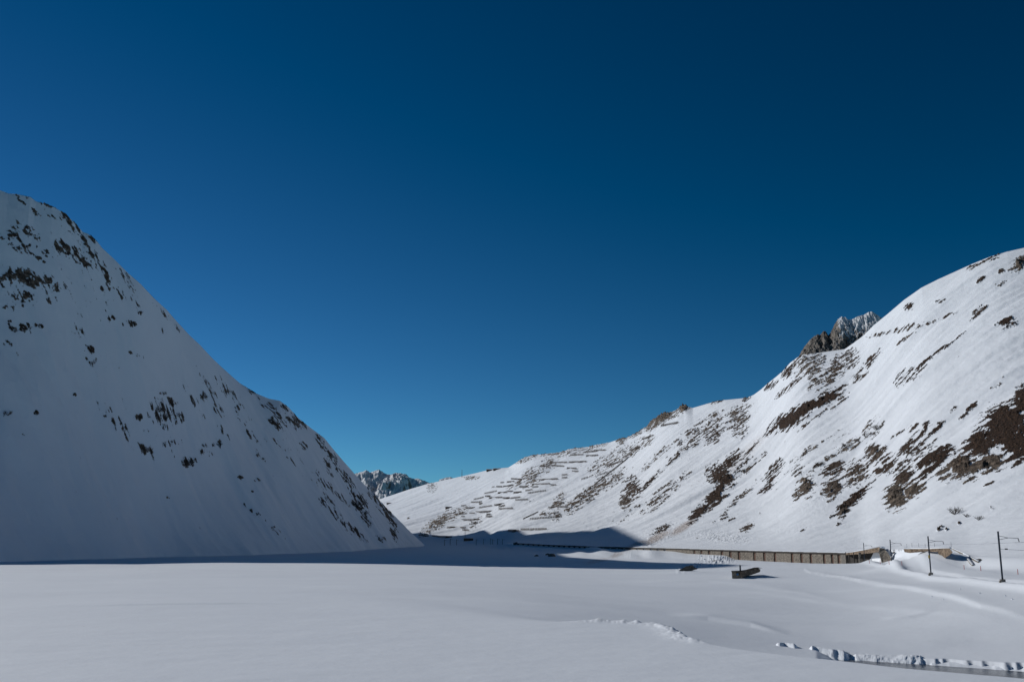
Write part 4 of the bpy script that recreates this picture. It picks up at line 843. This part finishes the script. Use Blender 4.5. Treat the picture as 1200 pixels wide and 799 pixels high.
boulder(838, 657.5, .9, 'small dark stone among the snow lumps below the gallery')
boulder(831, 658.5, .5, 'tiny stone beside the snow lumps below the gallery')
boulder(1147.5, 657.0, .75, 'dark stone at the end of the low wing wall right of the mound')
boulder(1048, 647.6, .55, 'tiny dark stone on the snow between the portal and the brown wall')
boulder(817, 630.5, .7, 'left small stone at the foot of the slope above the gallery')
boulder(843, 632.2, .7, 'right small stone at the foot of the slope above the gallery')
# snow clods
import bmesh
g = random.Random(11); proto = None
CL_ = [(1092, 699), (1105, 702), (1125, 690), (1148, 695), (1159, 711), (1163, 727.5), (1178, 698), (1186, 702), (1192, 721)]
def clod():
    bm = bmesh.new(); bmesh.ops.create_icosphere(bm, subdivisions=2, radius=1); o_ = g.random() * 30
    for v_ in bm.verts: v_.co *= 1 + .45 * float(N2.fbm(np.array([v_.co.x * 1.5 + o_]), np.array([v_.co.y * 1.5 + v_.co.z]), 2)[0])
    return bm
for i, (x_, y_) in enumerate(CL_):
    p = hit(x_, y_, r0=60); bm = clod(); me = bpy.data.meshes.new('snow_clod'); bm.to_mesh(me); bm.free(); o = link('snow_clod', me, M['snow'])
    s = p.xy.length / 1200 * g.uniform(.6, 1.2)
    o.location = p; o.scale = (s * 1.2, s, s * .8); o.rotation_euler = (g.random(), g.random(), g.random() * 6)
    tag(o, 'small loose snow clod below the masts, %s of nine from the left' % OR[i], 'snow clod', 'loose snow clods on the right bank')
bp = hit(838, 655, r0=60); lm = MB()
for i in range(60):
    p = hit(g.gauss(840, 9), min(g.gauss(654.5, 1.4), 658), r0=60); bm = clod(); s = .28 * g.uniform(.5, 2.0) ** 1.5
    lm.add([p + v_.co * s for v_ in bm.verts], [[v_.index for v_ in f_.verts] for f_ in bm.faces]); bm.free()
tag(lm.build('avalanche_lumps', M['snow'], None, bp), 'heap of white avalanche snow lumps against the front of the gallery', 'snow heap', kind='stuff')

# ------------------------------------------------------------------ red stakes, posts, wing walls
ST = [(1019, 660), (1031.6, 660.5), (1042, 661), (1057, 662.2), (1130, 667), (1149.5, 668.6), (1193, 672.8)]
s0 = None
for i, (x_, y_) in enumerate(ST):
    p = hit(x_, y_, r0=120)
    if s0 is None:
        b = MB(); b.tube((0, 0, -.4), (0, 0, 1.25), .10, .08, 8); b.tube((0, 0, 1.25), (0, 0, 1.33), .08, .03, 8); s0 = b.build('snow_stake', M['stake']); o = s0
    else: o = s0.copy(); C.objects.link(o)
    o.location = p; tag(o, 'thin red snow stake beside the track, %s of seven counted from the gallery' % OR[i], 'snow stake', 'red stakes along the track')
PS = [(1063, 640.5), (1069, 640), (1077, 640), (1084.5, 640), (1095.5, 639.8), (1115, 640)]
s0 = None
for i, (x_, y_) in enumerate(PS):
    p = at_r(x_, y_ + 3, 385)
    if s0 is None:
        b = MB(); b.tube((0, 0, -.6), (0, 0, 2.1), .05, .045, 6); b.box((0, 0, 2.12), (.13, .13, .05)); s0 = b.build('fence_post', M['steel']); o = s0
    else: o = s0.copy(); C.objects.link(o)
    o.location = p; o.scale = (1, 1, random.uniform(.8, 1.1)); tag(o, 'thin grey fence post above the brown stone wall, %s of six from the left' % OR[i], 'post', 'fence posts above the stone wall')
def lowwall(pts, label, w_=.35):
    P = [hit(x_, y_, r0=120) for x_, y_ in pts]; b = MB()
    for a, c in zip(P[:-1], P[1:]): b.bar(a + Vector((0, 0, .05)), c + Vector((0, 0, .05)), w_, .7)
    o = empty('wing_wall', P[0]); b.v = [tuple(Vector(v_) - P[0]) for v_ in b.v]; b.build('masonry', M['stone'], o)
    b = MB()
    for a, c in zip(P[:-1], P[1:]): b.bar(a + Vector((-.05, 0, .5)), c + Vector((-.05, 0, .5)), w_ + .12, .18)
    b.v = [tuple(Vector(v_) - P[0]) for v_ in b.v]; b.build('snow_cap', M['snow'], o); return tag(o, label, 'low wall')
lowwall([(1116, 643), (1122, 646), (1130, 649.5), (1138, 654), (1147, 659)], 'upper slanting low wall with snow on it, right of the brown stone wall')
lowwall([(1129, 649), (1134, 655.5), (1140, 663)], 'lower short slanting low wall with snow on it, branching down to the track')

# ------------------------------------------------------------------ bare shrubs
def shrub(seed):
    g = random.Random(seed); b = MB()
    def br_(p, d, L, r, k_):
        q = p + d * L; b.tube(p, q, r, r * .6, 4)
        if k_ > 0:
            for _ in range(3): br_(p.lerp(q, g.uniform(.45, 1)), (d + Vector((g.uniform(-.7, .7), g.uniform(-.7, .7), g.uniform(-.15, .5)))).normalized(), L * g.uniform(.5, .75), r * .6, k_ - 1)
    for _ in range(13): br_(Vector((g.uniform(-.2, .2), g.uniform(-.2, .2), -.1)), Vector((g.uniform(-1, 1), g.uniform(-1, 1), g.uniform(.35, 1.1))).normalized(), g.uniform(.35, .55), .022, 3)
    return b
protos = []
SH = [(1120, 602, 13, 'R', 'largest bare shrub on the lower right slope'), (1133, 605.5, 6, 'R', 'small bare shrub just right of the largest one on the lower right slope'), (1148, 609, 8, 'R', 'bare shrub farthest right of three on the lower right slope'),
      (186, 482, 8, 'L', 'bare shrub at the left of the dark cluster midway up the shaded slope'), (193, 491, 10, 'L', 'bare shrub at the bottom of the dark cluster midway up the shaded slope'), (201, 475, 6, 'L', 'bare shrub at the top right of the dark cluster midway up the shaded slope'),
      (209, 488, 8, 'L', 'bare shrub at the right of the dark cluster midway up the shaded slope'), (163, 491, 5, 'L', 'single shrub just left of the dark cluster on the shaded slope'), (222, 544, 13, 'L', 'bare shrub low on the shaded slope, below and right of the cluster'),
      (172, 529, 8, 'L', 'bare shrub below the dark cluster on the shaded slope'), (257, 523, 7, 'L', 'bare shrub right of the cluster, halfway to the ridge'), (8, 486, 8, 'L', 'bare shrub at the left edge of the shaded slope'), (43, 486, 4, 'L', 'tiny shrub near the left edge of the shaded slope'),
      (191, 462, 5, 'L', 'small shrub above the dark cluster on the shaded slope'), (418, 594, 12, 'L', 'dense shrub patch near the foot of the shaded spur'), (428, 603, 8, 'L', 'shrub just below the dense patch near the foot of the spur'), (388, 537, 6, 'L', 'shrub beside the rocks on the descending ridge'),
      (109, 426, 5, 'L', 'small shrub on the upper shaded slope below the rock bands'), (240, 466, 5, 'L', 'small shrub among flecks above the middle of the shaded slope'), (46, 384, 6, 'L', 'right one of two shrubs under the big dark outcrop'), (17, 389, 6, 'L', 'left one of two shrubs under the big dark outcrop'),
      (1028, 503, 9, 'R', 'grey shrub above the rock band on the right slope'), (1015, 512, 8, 'R', 'grey shrub left of and below the topmost shrub of the right slope line'), (993, 524, 9, 'R', 'grey shrub in the middle of the line above the rock band'), (960, 546, 9, 'R', 'grey shrub at the lower left end of the line above the rock band')]
for i, (x_, y_, s_, sd_, lb) in enumerate(SH):
    p = hit(x_, y_, HL if sd_ == 'L' else H, r0=200 if sd_ == 'R' else 500)
    if len(protos) < 3: o = shrub(i + 5).build('bare_shrub', M['twig']); protos.append(o)
    else: o = protos[i % 3].copy(); C.objects.link(o)
    s = s_ / 1200 * p.xy.length * .95; o.location = p; o.scale = (s, s, s * .9); o.rotation_euler[2] = i * 1.3
    tag(o, lb, 'shrub', 'bare shrubs on the slopes')
